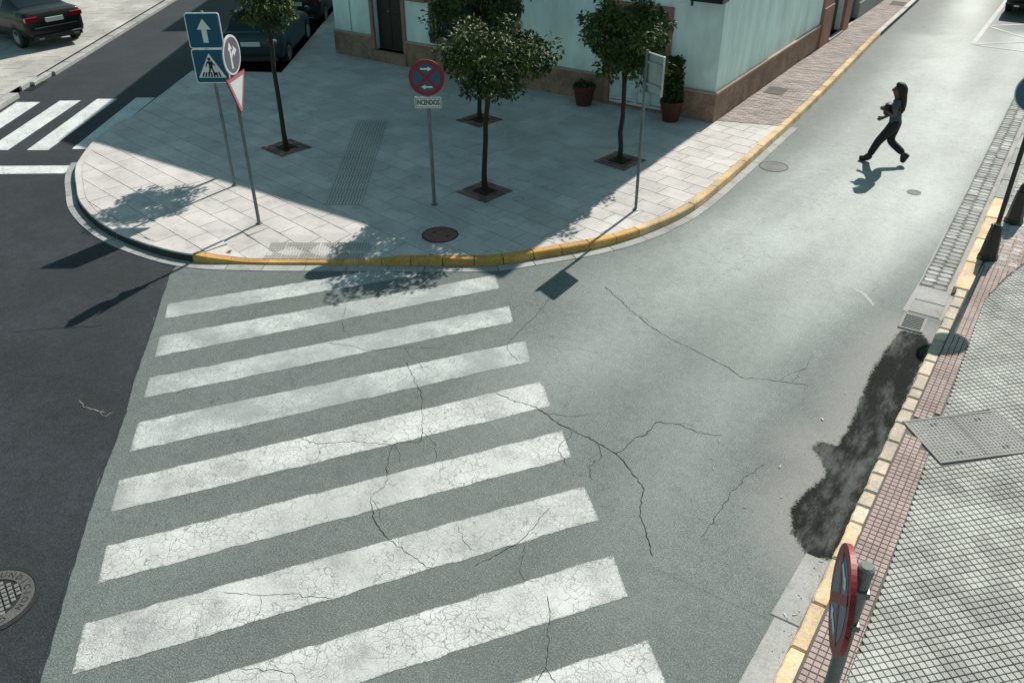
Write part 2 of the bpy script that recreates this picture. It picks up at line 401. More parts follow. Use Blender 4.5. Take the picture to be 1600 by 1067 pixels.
seam = spline([(-4.68, -10.6), (-4.64, -11.04), (-3.30, -12.48), (-2.53, -13.31), (-1.84, -13.99), (-1.21, -14.70), (-0.58, -15.36), (0.03, -15.98), (0.73, -16.67), (3.2, -19.3), (6.1, -22.4)], .15)
T1 = [(2.07, 23.39), (3.17, 11.65), (3.87, 4.06), (3.95, -0.28), (3.60, -3.43), (2.98, -6.14), (2.39, -8.39), (2.07, -10.50), (2.20, -12.74), (2.75, -14.82)]
T2 = [(4.79, 12.66), (5.05, 5.99), (5.14, 0.47), (4.90, -2.92), (4.46, -5.69), (4.03, -8.15), (4.09, -10.44), (4.45, -12.81)]
T3 = [(2.19, 11.05), (2.66, 4.49), (2.76, -0.17), (2.45, -3.84), (1.92, -6.01), (1.38, -7.68)]
def polydist(X, Y, P):
    d = np.full(X.shape, 1e9)
    for a, b in zip(P[:-1], P[1:]):
        a = np.array(a); b = np.array(b); v = b - a; L = v @ v + 1e-12
        t = np.clip(((X - a[0]) * v[0] + (Y - a[1]) * v[1]) / L, 0, 1)
        d = np.minimum(d, np.hypot(X - a[0] - t * v[0], Y - a[1] - t * v[1]))
    return d
def grid_mesh(name, xs, ys, z, keep, mat, attrs):
    X, Y = np.meshgrid(xs, ys); nx, ny = len(xs), len(ys)
    K = keep(X, Y); idx = -np.ones(X.size, int)
    f = []; q = np.arange(X.size).reshape(ny, nx)
    a, b, c, d = q[:-1, :-1], q[:-1, 1:], q[1:, 1:], q[1:, :-1]
    ok = (K[:-1, :-1] & K[:-1, 1:] & K[1:, 1:] & K[1:, :-1])
    F = np.stack([a[ok], b[ok], c[ok], d[ok]], 1); used = np.unique(F); idx[used] = np.arange(len(used))
    F = idx[F]; V = np.stack([X.ravel()[used], Y.ravel()[used], np.full(len(used), z)], 1)
    me = bpy.data.meshes.new(name); me.from_pydata(V.tolist(), [], F.tolist()); me.materials.append(mat)
    for n, fn in attrs.items():
        at = me.attributes.new(n, 'FLOAT', 'POINT'); at.data.foreach_set('value', fn(V[:, 0], V[:, 1]).astype(np.float32))
    return me
def wear(x, y):
    g = lambda P, s: np.exp(-(polydist(x, y, P) / s) ** 2)
    return np.clip(1. * g(T1, .78) + .8 * g(T2, .68) + .5 * g(T3, .6), 0, 1) * np.clip((y + 13.5) / 9, .08, 1)
def right_of_seam(X, Y):
    xs = np.interp(-Y, -seam[:, 1], seam[:, 0]); return (X > xs) | (Y > -10.9)
# fit the grid's left border onto the seam
ys = np.arange(-24, 60.01, .2); xs = np.linspace(0, 1, 60)
V = []; F = []
for y in ys:
    xl = float(np.interp(-y, -seam[:, 1], seam[:, 0])) if y < -10.6 else -4.68
    if y > 3: xl = -.5
    elif y > -10.6: xl = max(-4.68, -4.68 + (y + 10.6) * .32)
    xl += .02 * math.sin(y * 7.3) + .015 * math.sin(y * 17.1) if y < -10.9 else 0
    xr = 6.09 if y < -5 else (5.95 if y < 18 else 5.8)
    for u in xs: V.append((xl + (xr - xl) * u, y, 0.))
n = len(xs)
for j in range(len(ys) - 1):
    for i in range(n - 1): F.append((j * n + i, j * n + i + 1, (j + 1) * n + i + 1, (j + 1) * n + i))
me = bpy.data.meshes.new('road'); me.from_pydata(V, [], F); me.materials.append(mat_light)
VA = np.array(V); at = me.attributes.new('wear', 'FLOAT', 'POINT'); at.data.foreach_set('value', wear(VA[:, 0], VA[:, 1]).astype(np.float32))
at = me.attributes.new('wet', 'FLOAT', 'POINT'); at.data.foreach_set('value', np.full(len(V), -9., np.float32))
road = tag(link('road', me), kind='structure')
# dark repair along the kerb: a ragged oily patch, its outline from the polygon
STAIN = [(5.62, -6.62), (5.92, -6.6), (6.04, -6.8), (6.09, -9.0), (6.11, -10.7), (6.08, -11.5), (5.86, -11.64), (5.6, -11.36), (5.47, -11.07), (5.5, -10.75), (5.62, -10.3), (5.5, -10.05), (5.32, -9.9), (5.4, -9.72), (5.58, -9.68), (5.6, -9.3), (5.56, -8.63), (5.52, -7.99), (5.55, -7.24), (5.58, -6.8)]
def stain(x, y):
    d = polydist(x, y, STAIN + STAIN[:1]); ins = inpolys(np.stack([x, y], -1), STAIN)
    return np.where(ins, np.minimum(d * 4.5, 1.), -d * 3.6)
me = grid_mesh('dark_patch', np.arange(4.5, 6.07, .04), np.arange(-12.6, -6.1, .04), .0022, lambda X, Y: np.ones(X.shape, bool), mat_light, {'wet': stain, 'wear': wear})
for v_ in me.vertices:
    if v_.co.x < 4.53 or v_.co.y < -12.57 or v_.co.y > -6.16: v_.co.z = -.003
dp = link('dark_patch', me, road)

def ribbon(name, pts, wid, z, mat, parent, jitter=.02, step=.06):
    P = spline(pts, step); n = len(P); P[1:-1] += rng.normal(0, jitter, (n - 2, 2)) * .55
    wv = wid * (0.45 + rng.random(n) * .9); wv[0] = wv[-1] = wid * .15
    l = offset(P, 1) - P
    v = [(*(P[i] + l[i] * wv[i] * .5), z) for i in range(n)] + [(*(P[i] - l[i] * wv[i] * .5), z) for i in range(n)]
    return MB().add(v, [(i, n + i, n + i + 1, i + 1) for i in range(n - 1)]).build(name, mat, parent)
CRACKS = [
 ([(1.50,-7.79),(1.90,-8.05),(2.37,-8.34),(2.89,-8.59),(3.32,-8.70),(3.64,-8.78),(4.00,-8.90),(4.15,-8.98),(4.38,-8.87),(4.69,-8.77),(4.95,-8.67)], .016),
 ([(1.66,-11.01),(1.91,-11.02),(2.27,-10.99),(2.62,-11.10),(3.05,-11.15),(3.48,-11.23),(3.82,-11.43),(4.02,-11.61),(4.16,-11.94),(4.34,-12.16),(4.55,-12.44)], .021),
 ([(3.48,-11.23),(3.54,-11.11),(3.54,-10.87),(3.63,-10.71),(3.63,-10.45),(3.88,-10.34),(4.16,-10.34),(4.41,-10.25)], .016),
 ([(5.00,-10.47),(4.89,-10.80),(4.86,-11.19),(4.86,-11.54),(4.85,-11.94)], .014),
 ([(0.24,-11.07),(0.55,-11.31),(0.82,-11.51),(1.04,-11.74),(1.36,-12.14),(1.44,-12.30),(1.23,-12.51),(1.46,-12.90),(1.61,-13.12),(1.62,-13.35),(1.94,-13.61),(2.20,-13.71),(2.67,-13.77),(2.81,-13.76)], .015),
 ([(0.22,-13.02),(0.48,-12.97),(0.75,-12.75),(1.05,-12.59),(1.23,-12.51)], .013),
 ([(0.89,-8.23),(0.98,-8.65),(1.05,-9.04),(1.12,-9.83),(1.20,-10.07),(1.51,-10.25)], .012),
 ([(-1.04,-11.33),(-0.69,-11.19),(-0.34,-11.12),(-0.02,-10.82),(0.44,-10.56)], .012),
 ([(-1.45,-10.43),(-1.24,-10.73),(-0.97,-10.98)], .01),
 ([(3.31,-12.38),(3.32,-12.66),(3.33,-12.92),(3.23,-13.25),(3.12,-13.53)], .013),
 ([(2.64,-13.15),(2.79,-13.28),(2.99,-13.35)], .011),
 ([(3.92,-13.44),(4.05,-13.62),(4.19,-13.87),(4.32,-14.12),(4.36,-14.6)], .013),
 ([(1.29,-15.11),(1.58,-14.96),(1.83,-14.79),(2.23,-14.59)], .013),
 ([(4.32,-14.12),(4.7,-14.3),(5.1,-14.2)], .01),
 ([(2.1,-15.6),(2.5,-15.4),(2.8,-15.5),(3.3,-15.2)], .012),
]
for p, wd in list(CRACKS):
    P_ = spline(p, .12)
    for q in range(len(P_) // 9 if len(P_) > 6 else 0):
        i = int(rng.integers(2, len(P_) - 2)); d_ = P_[i + 1] - P_[i]; a = math.atan2(d_[1], d_[0]) + rng.choice([-1, 1]) * rng.uniform(.6, 1.5); br = [tuple(P_[i])]; L = rng.uniform(.12, .2)
        for k in range(int(rng.integers(2, 6))):
            a += rng.normal(0, .45); br.append((br[-1][0] + L * math.cos(a), br[-1][1] + L * math.sin(a)))
        if all(b[0] < 5.3 for b in br): ribbon('crack', br, wd * .24, .0046, mat_crack, road, .016, .045)
for p, wd in CRACKS: ribbon('crack', p, wd * .44, .0043, mat_crack, road, .016, .045)
ribbon('crack', [(-4.99,-13.53),(-4.7,-13.25),(-4.47,-13.07),(-4.06,-12.72)], .012, .001, mat_crack, road)
SC = plain('pale_scratch', (.2, .2, .19), .9)
ribbon('scratch', [(-2.69,-14.00),(-2.5,-14.05),(-2.34,-14.01),(-2.18,-13.98)], .014, .001, SC, road)
ribbon('scratch', [(-2.25,-13.96),(-2.16,-14.05),(-2.1,-13.92)], .012, .001, SC, road)
ribbon('scratch', [(4.69,-5.79),(4.90,-5.89),(5.11,-6.16)], .05, .002, plain('chalk_scratch', (.42, .42, .41), .9), road)
# thin dirt line along the seam between the two asphalts
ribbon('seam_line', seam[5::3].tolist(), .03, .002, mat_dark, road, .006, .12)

# crosswalk stripes, from the corners of each
cw = empty('crosswalk', kind='structure')
LT = [(-3.77,-11.82),(-3.10,-12.47),(-2.36,-13.20),(-1.68,-13.89),(-0.95,-14.66),(-0.19,-15.36),(0.50,-16.07),(1.22,-16.80),(1.93,-17.5)]
LB = [(-3.41,-12.09),(-2.72,-12.85),(-2.04,-13.53),(-1.28,-14.29),(-0.58,-15.03),(0.17,-15.71),(0.91,-16.46),(1.63,-17.15),(2.35,-17.9)]
RT = [(-1.10,-8.90),(-0.15,-8.41),(0.57,-9.09),(1.30,-9.77),(2.01,-10.47),(2.76,-11.20),(3.46,-11.91),(4.20,-12.63),(4.95,-13.37)]
RB = [(-0.90,-8.98),(0.15,-8.73),(0.89,-9.43),(1.64,-10.16),(2.38,-10.87),(3.10,-11.57),(3.84,-12.28),(4.58,-13.02),(5.33,-13.75)]
for k in range(9):
    a, b, c, d = [np.array(p) for p in (LT[k], LB[k], RB[k], RT[k])]
    if k == 0: a, b, c, d = np.array((-3.77, -11.82)), np.array((-3.45, -12.12)), np.array((-1.12, -9.02)), np.array((-1.86, -9.32))
    n = 40; jt = lambda: (rng.random(2) - .5) * .022
    top = [a + (d - a) * i / n + jt() for i in range(n + 1)]; bot = [b + (c - b) * i / n + jt() for i in range(n + 1)]
    rows = (0, .09, .2, .5, .8, .91, 1); ev = (1, .45, 0, 0, 0, .45, 1); v = []; ea = []
    for q, e_ in zip(rows, ev):
        for i in range(n + 1): v.append((*(top[i] + (bot[i] - top[i]) * q), .0026)); ea.append(max(e_, 1. if i in (0, n) else 0))
    N_ = n + 1
    o_ = MB().add(v, [(j * N_ + i, (j + 1) * N_ + i, (j + 1) * N_ + i + 1, j * N_ + i + 1) for j in range(len(rows) - 1) for i in range(n)]).build('painted_stripe', mat_paint if k > 3 else mat_paint_worn, cw)
    at_ = o_.data.attributes.new('edge', 'FLOAT', 'POINT'); at_.data.foreach_set('value', ea)
cw2 = empty('side_street_crosswalk', kind='structure')
for q in ([(-13.36,-10.15),(-12.93,-9.88),(-14.77,-7.06),(-15.27,-7.38)], [(-12.60,-9.66),(-12.18,-9.41),(-14.02,-6.44),(-14.45,-6.74)],
          [(-11.83,-9.19),(-11.44,-8.94),(-13.36,-5.87),(-13.79,-6.14)], [(-11.07,-8.62),(-10.69,-8.38),(-12.63,-5.29),(-13.04,-5.55)]):
    if area(q) < 0: q = q[::-1]
    sheet('painted_stripe', q, .002, mat_paint_dark, cw2)
sheet('stop_line', [(-13.2,-11.2), (-12.9, -11.55), (-9.92,-9.55), (-10.11,-9.16)], .002, mat_paint_dark, cw2)
# parking marks at the far right
pm = empty('parking_marks', kind='structure')
mat_paint_far = paint('white_parking_paint', (.62, .62, .61), ASPH, .5)
def line(a, b, wd, z=.006):
    a = np.array(a); b = np.array(b); t = (b - a) / np.linalg.norm(b - a); nn = np.array((-t[1], t[0])) * wd / 2
    sheet('painted_line', [tuple(a - nn), tuple(b - nn), tuple(b + nn), tuple(a + nn)], z, mat_paint_far, pm)
line((3.62, 11.1), (3.40, 30), .13); line((3.68, 13.85), (5.7, 15.6), .1, .0065); line((3.68, 13.7), (5.7, 11.9), .1, .007)
line((3.69, 11.12), (5.7, 12.85), .1, .0075); line((3.7, 11.0), (5.7, 10.9), .1, .008)

# ------------------------------------------------------------------ kerbs
KTOP = [(-11.5, -7.0), (-10.92, -8.1), (-10.07, -9.08), (-9.58, -9.5), (-8.90, -9.93), (-8.01, -10.42), (-6.78, -10.78), (-5.58, -10.85), (-4.54, -10.69), (-3.55, -10.18), (-2.72, -9.66), (-1.83, -9.10), (-0.95, -8.56), (-0.45, -8.22), (-0.14, -7.91), (0.20, -7.48), (0.51, -7.07), (0.79, -6.66), (1.02, -6.22), (1.23, -5.67), (1.44, -4.90), (1.52, -4.1), (1.53, -3.0), (1.52, -1.6), (1.50, -0.4), (1.48, 1.0), (1.40, 3.5), (1.25, 6.9), (1.09, 10.3), (0.94, 16.1), (.55, 30), (.3, 45)]
KP = spline(KTOP, .05); KI = offset(KP, .14); KG = offset(KP, -.205)
KS = np.r_[0, np.cumsum(np.linalg.norm(np.diff(KP, axis=0), axis=1))]
def s_at(p): return KS[np.argmin(np.hypot(KP[:, 0] - p[0], KP[:, 1] - p[1]))]
sY = s_at((-4.54, -10.69)); sD0 = s_at((-3.75, -10.25)); sD1 = s_at((-2.05, -9.2)); sEnd = s_at((1.09, 10.3)); sC = s_at((1.1, -6.05))
def ktop(s):
    if s < sY: return .13
    return .13 - .085 * max(0., min(1., (s - sY) / (sD0 - sY), ((sD1 + .55) - s) / .55))
def at(A, s): return np.array([np.interp(s, KS, A[:, 0]), np.interp(s, KS, A[:, 1])])
corner_kerb = empty('kerb', kind='structure')
def kerb_piece(s0, s1, mat, gap, tone, inner=KI):
    m = max(2, int((s1 - s0) / .12) + 1); S = np.linspace(s0 + gap, s1 - gap, m); v = []; f = []
    for s in S:
        o = at(KP, s); i = at(inner, s); z = ktop(s) + tone * .012; t = (i - o) / np.linalg.norm(i - o); b = .018
        bot = o - t * .02
        v += [(*bot, -.02), (*(o), z - b), (*(o + t * b), z), (*(i - t * .004), z), (*(i - t * .004), -.02)]
    for k in range(m - 1):
        for j in range(4): f.append((k * 5 + j, k * 5 + j + 1, k * 5 + 6 + j, k * 5 + 5 + j))
    f += [(4, 3, 2, 1, 0), tuple((m - 1) * 5 + j for j in range(5))]
    o_ = MB().add(v, f, tone)
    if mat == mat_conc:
        o_.m = [1 if (q < (m - 1) * 4 and q % 4 == 0) else 0 for q in range(len(o_.f))]  # outer face takes the darkened shade colour, top stays slab-pale
        return o_.build('kerb_stone', [mat_slab, mat_kerb_shade], corner_kerb)
    return o_.build('kerb_stone', mat, corner_kerb)
s = 0.
while s < KS[-1] - .6:
    if s < sY - .1: L = min(random.uniform(.9, 1.1), sY - s)
    elif s < sEnd: L = .5 * random.uniform(.94, 1.08)
    else: L = 1.0
    if sY - .05 < s < sD1: L = .62
    mt = mat_conc if s < sY - .05 else (mat_yel if s < sC else (mat_cream if s < sEnd else mat_conc))
    kerb_piece(s, min(s + L, KS[-1]), mt, .003 if s < sD1 else .007, random.uniform(-.5, .5)); s += L
# gutter slabs along the foot of the kerb
s = s_at((-10.2, -9.0)); sg1 = s_at((1.5, .8))
while s < sg1:
    L = random.uniform(.55, .7); S = np.linspace(s + .006, s + L - .006, 6); v = []
    fo = offset(KP, -.022); wdt = 1.0 if s < s_at((1.2, -5.9)) else .85
    for q in S:
        a = at(fo, q); b = at(KG, q); b = a + (b - a) * wdt; v += [(*a, .011), (*b, .009), (*b, -.02)]
    f = []
    for k in range(5):
        for j in range(2): f.append((k * 3 + j + 1, k * 3 + j, k * 3 + 3 + j, k * 3 + 4 + j))
    MB().add(v, f, random.uniform(-.6, .5)).build('gutter_slab', mat_conc, corner_kerb); s += L

# ------------------------------------------------------------------ corner pavement
BW = 1.2
EDGE = [tuple(p) for p in KI if p[1] < 44]
FC = np.array([-11.35, 0.])                                   # left corner of the corner house
bay = [tuple(np.array((-11.25, -2.3)) + LS * t) for t in (14, 0)]
PLZ = [(-4.0, .25), (-11.35, .25), tuple(FC + LS * 13)] + bay + [(-13.45, -3.45)] + EDGE[1:]
i1 = next(i for i, p in enumerate(PLZ) if p[0] > 1.2 and p[1] > 0.25 and i > 10)
PLAZA = PLZ[:i1] + [(1.36, .55), (.02, .12)]
COB = [(.02, .14), (1.35, .57)] + [p for p in EDGE if p[1] > .6 and p[0] > .2] + [(-.15, 44)]
if area(PLAZA) < 0: PLAZA = PLAZA[::-1]
if area(COB) < 0: COB = COB[::-1]
DK = np.array([at(KI, q) for q in np.linspace(sD0, sD1, 8)])
def zpl(x, y):
    d = float(polydist(np.array([x]), np.array([y]), DK)[0]); u = max(0., 1 - d / .95)
    return -.085 * u * u * (3 - 2 * u)
DENSE = []
for i in range(len(PLAZA)):
    a = np.array(PLAZA[i]); b = np.array(PLAZA[(i + 1) % len(PLAZA)]); k = max(1, int(np.linalg.norm(b - a) / 1.5))
    DENSE += [tuple(a + (b - a) * t / k) for t in range(k)]
def bed(name, poly, z, mat, zf=None, **k):
    bm = bmesh.new(); vs_ = [bm.verts.new((x, y, z)) for x, y in poly]; bm.faces.new(vs_)
    bmesh.ops.triangulate(bm, faces=bm.faces[:]); me = bpy.data.meshes.new(name)
    if zf:
        for v in bm.verts: v.co.z += zf(v.co.x, v.co.y)
    bm.to_mesh(me); bm.free(); me.materials.append(mat); return tag(link(name, me), **k)
plaza = bed('corner_pavement', PLAZA, .121, mat_mortar, zpl, kind='structure')
cobble = bed('street_pavement', COB, .122, mat_mortar, kind='structure')

PITS = [((-6.9, -6.33), -9), ((-4.5, -2.68), -9), ((-2.03, -6.0), -9), ((-.62, -3.25), -9)]
TACT1 = [(-4.16, -8.07), (-3.55, -7.71), (-6.2, -3.78), (-6.86, -4.2)]
TACT2 = [(-3.60, -10.08), (-2.16, -9.16), (-2.45, -8.72), (-3.86, -9.62)]
def pave(name, parent, region, tw, th, ang, org, joint, ztop, mat, bond=.5, zf=None, skip=None, nmax=300, bev=.004, tones=.5, depth=.03, zj=.0015, tone_fn=None, cut=True, boss=0, reach=None):
    """lays pieces over a region: the largest in view one object each, the rest one joined part"""
    ca, sa = math.cos(ang), math.sin(ang); R = np.array([[ca, -sa], [sa, ca]])
    Q = (np.array(region) - np.array(org)) @ R
    x0, y0 = Q.min(0); x1, y1 = Q.max(0); items = []; cand = []
    for j in range(int(math.floor(y0 / th)), int(math.ceil(y1 / th))):
        ox = (j % 2) * bond * tw if bond else 0
        for i in range(int(math.floor(x0 / tw)) - 1, int(math.ceil(x1 / tw)) + 1):
            c = np.array([(i + .5) * tw + ox, (j + .5) * th]); wc = R @ c + np.array(org)
            if skip and skip(wc[0], wc[1]): continue
            if reach and (wc[1] > reach or wc[1] < -20): continue
            g = joint / 2
            rect = [(c[0] - tw / 2 + g, c[1] - th / 2 + g), (c[0] + tw / 2 - g, c[1] - th / 2 + g), (c[0] + tw / 2 - g, c[1] + th / 2 - g), (c[0] - tw / 2 + g, c[1] + th / 2 - g)]
            wr = [tuple(R @ np.array(p) + np.array(org)) for p in rect]
            cand.append((wc, wr))
    INS = inpolys(np.array([[*wr, wc] for wc, wr in cand]), region)
    for (wc, wr), ins in zip(cand, INS):
        if ins[:4].all(): items.append((wc, None, wr))
        elif cut and ins.any():
            q = clip(region, wr)
            if len(q) > 2 and abs(area(q)) > .008 * tw * th: items.append((wc, q, wr))
    vis = [it for it in items if visible(it[0], .02)]; hid = [it for it in items if not visible(it[0], .02)]
    vis.sort(key=lambda it: -view_size(it[0]))
    protos = []
    for k in range(8):
        m = MB(); tn = (k / 7 - .5) * 2 * tones; g = joint / 2
        boss_mesh(m, tw - joint, th - joint, depth, bev, tn, boss)
        protos.append(m.mesh(name, mat))
    rest = MB()
    def put(m, it, tn, z):
        wc, q, wr = it
        if boss and q is None:
            mm = MB(); boss_mesh(mm, tw - joint, th - joint, depth, bev, tn, boss)
            V = [(*(R @ np.array(p[:2]) + wc), p[2] + z) for p in mm.v]; k9 = len(m.t); m.add(V, mm.f, tn); m.t[k9:] = mm.t
        elif boss:
            k00 = len(m.v); p = (tw - joint) / boss; r = (th - joint) / boss; g_ = .0045
            for a_ in range(boss):
                for b_ in range(boss):
                    x = -(tw - joint) / 2 + a_ * p; y_ = -(th - joint) / 2 + b_ * r
                    sq = [tuple(R @ np.array(c__) + wc) for c__ in ((x + g_, y_ + g_), (x + p - g_, y_ + g_), (x + p - g_, y_ + r - g_), (x + g_, y_ + r - g_))]
                    if not inpolys(np.array(sq), region).all():
                        sq = clip(region, sq)
                        if len(sq) < 3 or abs(area(sq)) < .0006: continue
                        if area(sq) < 0: sq = sq[::-1]
                    m.prism(sq, z - depth, z + random.uniform(-.0012, .001), bev, tn + random.uniform(-.22, .22), bottom=False)
            return
        else:
            a = q or wr
            if area(a) < 0: a = a[::-1]
            k = len(m.v); m.prism(a, z - depth, z, bev, tn, bottom=False)
        if zf:
            k0 = len(m.v) - (len(mm.v) if boss and q is None else 3 * len(a))
            for t in range(k0, len(m.v)): m.v[t] = (m.v[t][0], m.v[t][1], m.v[t][2] + zf(m.v[t][0], m.v[t][1]))
    for n_, it in enumerate(vis + hid):
        wc = it[0]; tn = tone_fn(wc) if tone_fn else random.uniform(-tones, tones); z = ztop + random.uniform(-zj, zj)
        if n_ < min(nmax, len(vis)):
            if it[1] is None and not (zf and abs(zf(*wc)) > 1e-4):
                k = max(0, min(7, int(round((tn / tones / 2 + .5) * 7))))
                link(name, protos[k], parent, (wc[0], wc[1], z), ang)
            else:
                m = MB(); put(m, it, tn, z); m.build(name, mat, parent)
        else: put(rest, it, tn, z)
    if rest.v: tag(rest.build(name + 's', mat, parent), kind='stuff')
def boss_mesh(m, w_, h_, depth, bev, tn, boss):
    if not boss:
        m.prism([(-w_ / 2, -h_ / 2), (w_ / 2, -h_ / 2), (w_ / 2, h_ / 2), (-w_ / 2, h_ / 2)], -depth, 0, bev, tn, bottom=False); return
    p = w_ / boss; r = h_ / boss; g = .0045
    for a in range(boss):
        for b in range(boss):
            x = -w_ / 2 + a * p; y = -h_ / 2 + b * r
            m.prism([(x + g, y + g), (x + p - g, y + g), (x + p - g, y + r - g), (x + g, y + r - g)], -depth, random.uniform(-.0012, .001), bev, tn + random.uniform(-.22, .22), bottom=False)

pave('paving_slab', plaza, PLAZA, .62, .41, math.radians(-10), (-4.0, -6.0), .009, .130, mat_slab, .5, zpl, None, 300, .003, .5)
# ribbed guiding strip and studded strip at the dropped kerb
def rib_tile(n, wv, hv, stud):
    m = MB(); m.prism([(-wv / 2, -hv / 2), (wv / 2, -hv / 2), (wv / 2, hv / 2), (-wv / 2, hv / 2)], -.03, 0, .003, 0, bottom=False)
    for i in range(n):
        x = -wv / 2 + (i + .5) * wv / n
        if stud:
            for j in range(n): 
                y = -hv / 2 + (j + .5) * hv / n
                m.prism([(x + .013 * math.cos(t), y + .013 * math.sin(t)) for t in np.linspace(0, 2 * math.pi, 7)[:-1]], 0, .008, .004, 0, 1, bottom=False)
        else: m.box(x - wv / n * .27, x + wv / n * .27, -hv / 2 + .006, hv / 2 - .006, -.001, .010, 0, .003, 1)
    return m
def strip(name, quad, size, stud, z):
    a, b, c, d = [np.array(p) for p in quad]; U = (b - a); V_ = (d - a); nu = max(1, round(np.linalg.norm(U) / size)); nv = max(1, round(np.linalg.norm(V_) / size))
    ang = math.atan2(U[1], U[0]); wv = np.linalg.norm(U) / nu - .008; hv = np.linalg.norm(V_) / nv - .008
    mesh = [rib_tile(6, wv, hv, stud).mesh(name, [mat_tact_low, mat_tact]) for _ in range(1)][0]
    for i in range(nu):
        for j in range(nv):
            c_ = a + U * (i + .5) / nu + V_ * (j + .5) / nv
            o = link(name, mesh, plaza, (c_[0], c_[1], z + zpl(*c_)), ang)
            if stud:   # lie on the ramp
                e = .2; gx = (zpl(c_[0] + e, c_[1]) - zpl(c_[0] - e, c_[1])) / 2 / e; gy = (zpl(c_[0], c_[1] + e) - zpl(c_[0], c_[1] - e)) / 2 / e
                nr = Vector((-gx, -gy, 1)).normalized(); o.rotation_euler = (Vector((0, 0, 1)).rotation_difference(nr).to_matrix() @ Matrix.Rotation(ang, 3, 'Z')).to_euler()
strip('ribbed_tile', TACT1, .34, False, .136); strip('studded_tile', TACT2, .29, True, .136)

# pink pavers beside the street wall
pave('paver', cobble, COB, .20, .10, math.radians(3), (.1, .2), .008, .131, mat_cobble, .5, None, None, 300, .004, .5, zj=.003)

# tree pits with their brick frames
soil_rim = []
for c, a in PITS:
    p = empty('tree_pit', (c[0], c[1], .131), math.radians(a)); p.parent = plaza
    m = MB(); m.prism([(-.375, -.375), (.375, -.375), (.375, .375), (-.375, .375)], -.02, .004, 0, 0, bottom=False); m.build('mortar_bed', mat_mortar, p)
    bmsh = [MB().box(-.092, .092, -.045, .045, -.01, .014, t, .004).mesh('brick', mat_brick) for t in (-.5, 0, .5)]
    for k in range(4):
        for lay, off in ((0, .322), (1, .225)):
            nb = 4 if lay == 0 else 3
            for i in range(nb):
                q = (i - (nb - 1) / 2) * .194 - (.0 if lay else .0)
                x, y = (q, -off) if k % 2 == 0 else (off, q)
                if k >= 2: x, y = -x, -y
                if k % 2 == 1 and abs(abs(q) - .291) < .02 and lay == 0: continue
                if k % 2 == 1 and lay == 1 and abs(q) > .15: continue
                o = link('brick', random.choice(bmsh), p, (x, y, .006 + random.uniform(-.003, .003)), (k % 2) * math.pi / 2)
    m = MB(); g = 7
    hs = [(-.18 + .36 * i / g, -.18 + .36 * j / g, .006 + random.uniform(0, .02)) for j in range(g + 1) for i in range(g + 1)]
    m.add(hs, [(j * (g + 1) + i, j * (g + 1) + i + 1, (j + 1) * (g + 1) + i + 1, (j + 1) * (g + 1) + i) for j in range(g) for i in range(g)]).build('soil', mat_soil, p)

# ------------------------------------------------------------------ right-hand pavement
rk = empty('right_kerb', kind='structure')
y = -24.
while y < 40:
    x0 = 6.06 - .012 * max(y + 4, 0) if y < 18 else 5.8; w_ = .15
    if y < -5.2: L = random.uniform(.22, .42) if y > -11.3 else random.uniform(.55, .75); mt = mat_worn if y > -11.3 else mat_orange; tp = .105; j = .010
    elif y < -1.2: L = 1.0; mt = mat_orange; tp = .11; j = 0; w_ = .24
    else: L = 1.0; mt = mat_conc; tp = .11; j = 0; w_ = .26
    if y > -5.2: x0 -= .06
    n = max(3, int(L / .1)); jj = lambda: random.uniform(-j, j)
    A = [(x0 + jj(), y + .008 + (L - .016) * i / n) for i in range(n + 1)]; B = [(x0 + w_ + jj() * .6, y + .008 + (L - .016) * i / n) for i in range(n + 1)]
    MB().prism((A + B[::-1])[::-1], -.02, tp + jj() * .5, .016, random.uniform(-.5, .5), bottom=False).build('kerb_stone', mt, rk); y += L
# granite setts between asphalt and kerb
gut = empty('right_gutter', kind='structure'); mat_joint = stone('sett_joint', (.14, .135, .12), fine=90)
sett_protos = []
for k in range(10):
    m = MB(); w_, h_ = .2, .13; n = 8; P = []
    for i in range(12):
        t = 2 * math.pi * i / 12; r = (abs(math.cos(t)) ** 6 + abs(math.sin(t)) ** 6) ** (-1 / 6)
        P.append((w_ / 2 * r * math.cos(t) * random.uniform(.92, 1.02), h_ / 2 * r * math.sin(t) * random.uniform(.92, 1.02)))
    m.prism(P, -.03, .0, .012, random.uniform(-.6, .6), bottom=False); sett_protos.append(m.mesh('sett', mat_sett))
def setts(x0f, rows, ya, yb, parent, z, wd=.185, pitch=.142):
    bedm = MB(); ys_ = np.arange(ya, yb + .01, .5)
    v = [(x0f(q) - .01, q, z - .012) for q in ys_] + [(x0f(q) + rows * wd + .01, q, z - .012) for q in ys_]; n = len(ys_)
    bedm.add(v, [(i, n + i, n + i + 1, i + 1) for i in range(n - 1)]).build('mortar_bed', mat_joint, parent)
    for r in range(rows):
        q = ya + random.uniform(0, .1)
        while q < yb:
            L = pitch * random.uniform(.9, 1.15)
            o = link('sett', random.choice(sett_protos), parent, (x0f(q) + (r + .5) * wd + random.uniform(-.008, .008), q + L / 2, z + random.uniform(-.004, .006)), random.uniform(-.06, .06))
            o.scale = (wd / .205 * random.uniform(.95, 1.04), L / .136, 1); q += L
        
xf = lambda q: 5.545 - .012 * max(q + 4, 0) * 1.2
setts(xf, 2, -5.15, 14, gut, .014)
sheet('asphalt_strip', [(5.5, -6.05), (6.07, -6.05), (6.05, 17), (5.2, 17), (5.42, 2), (5.52, -5)], .0012, mat_conc, gut)
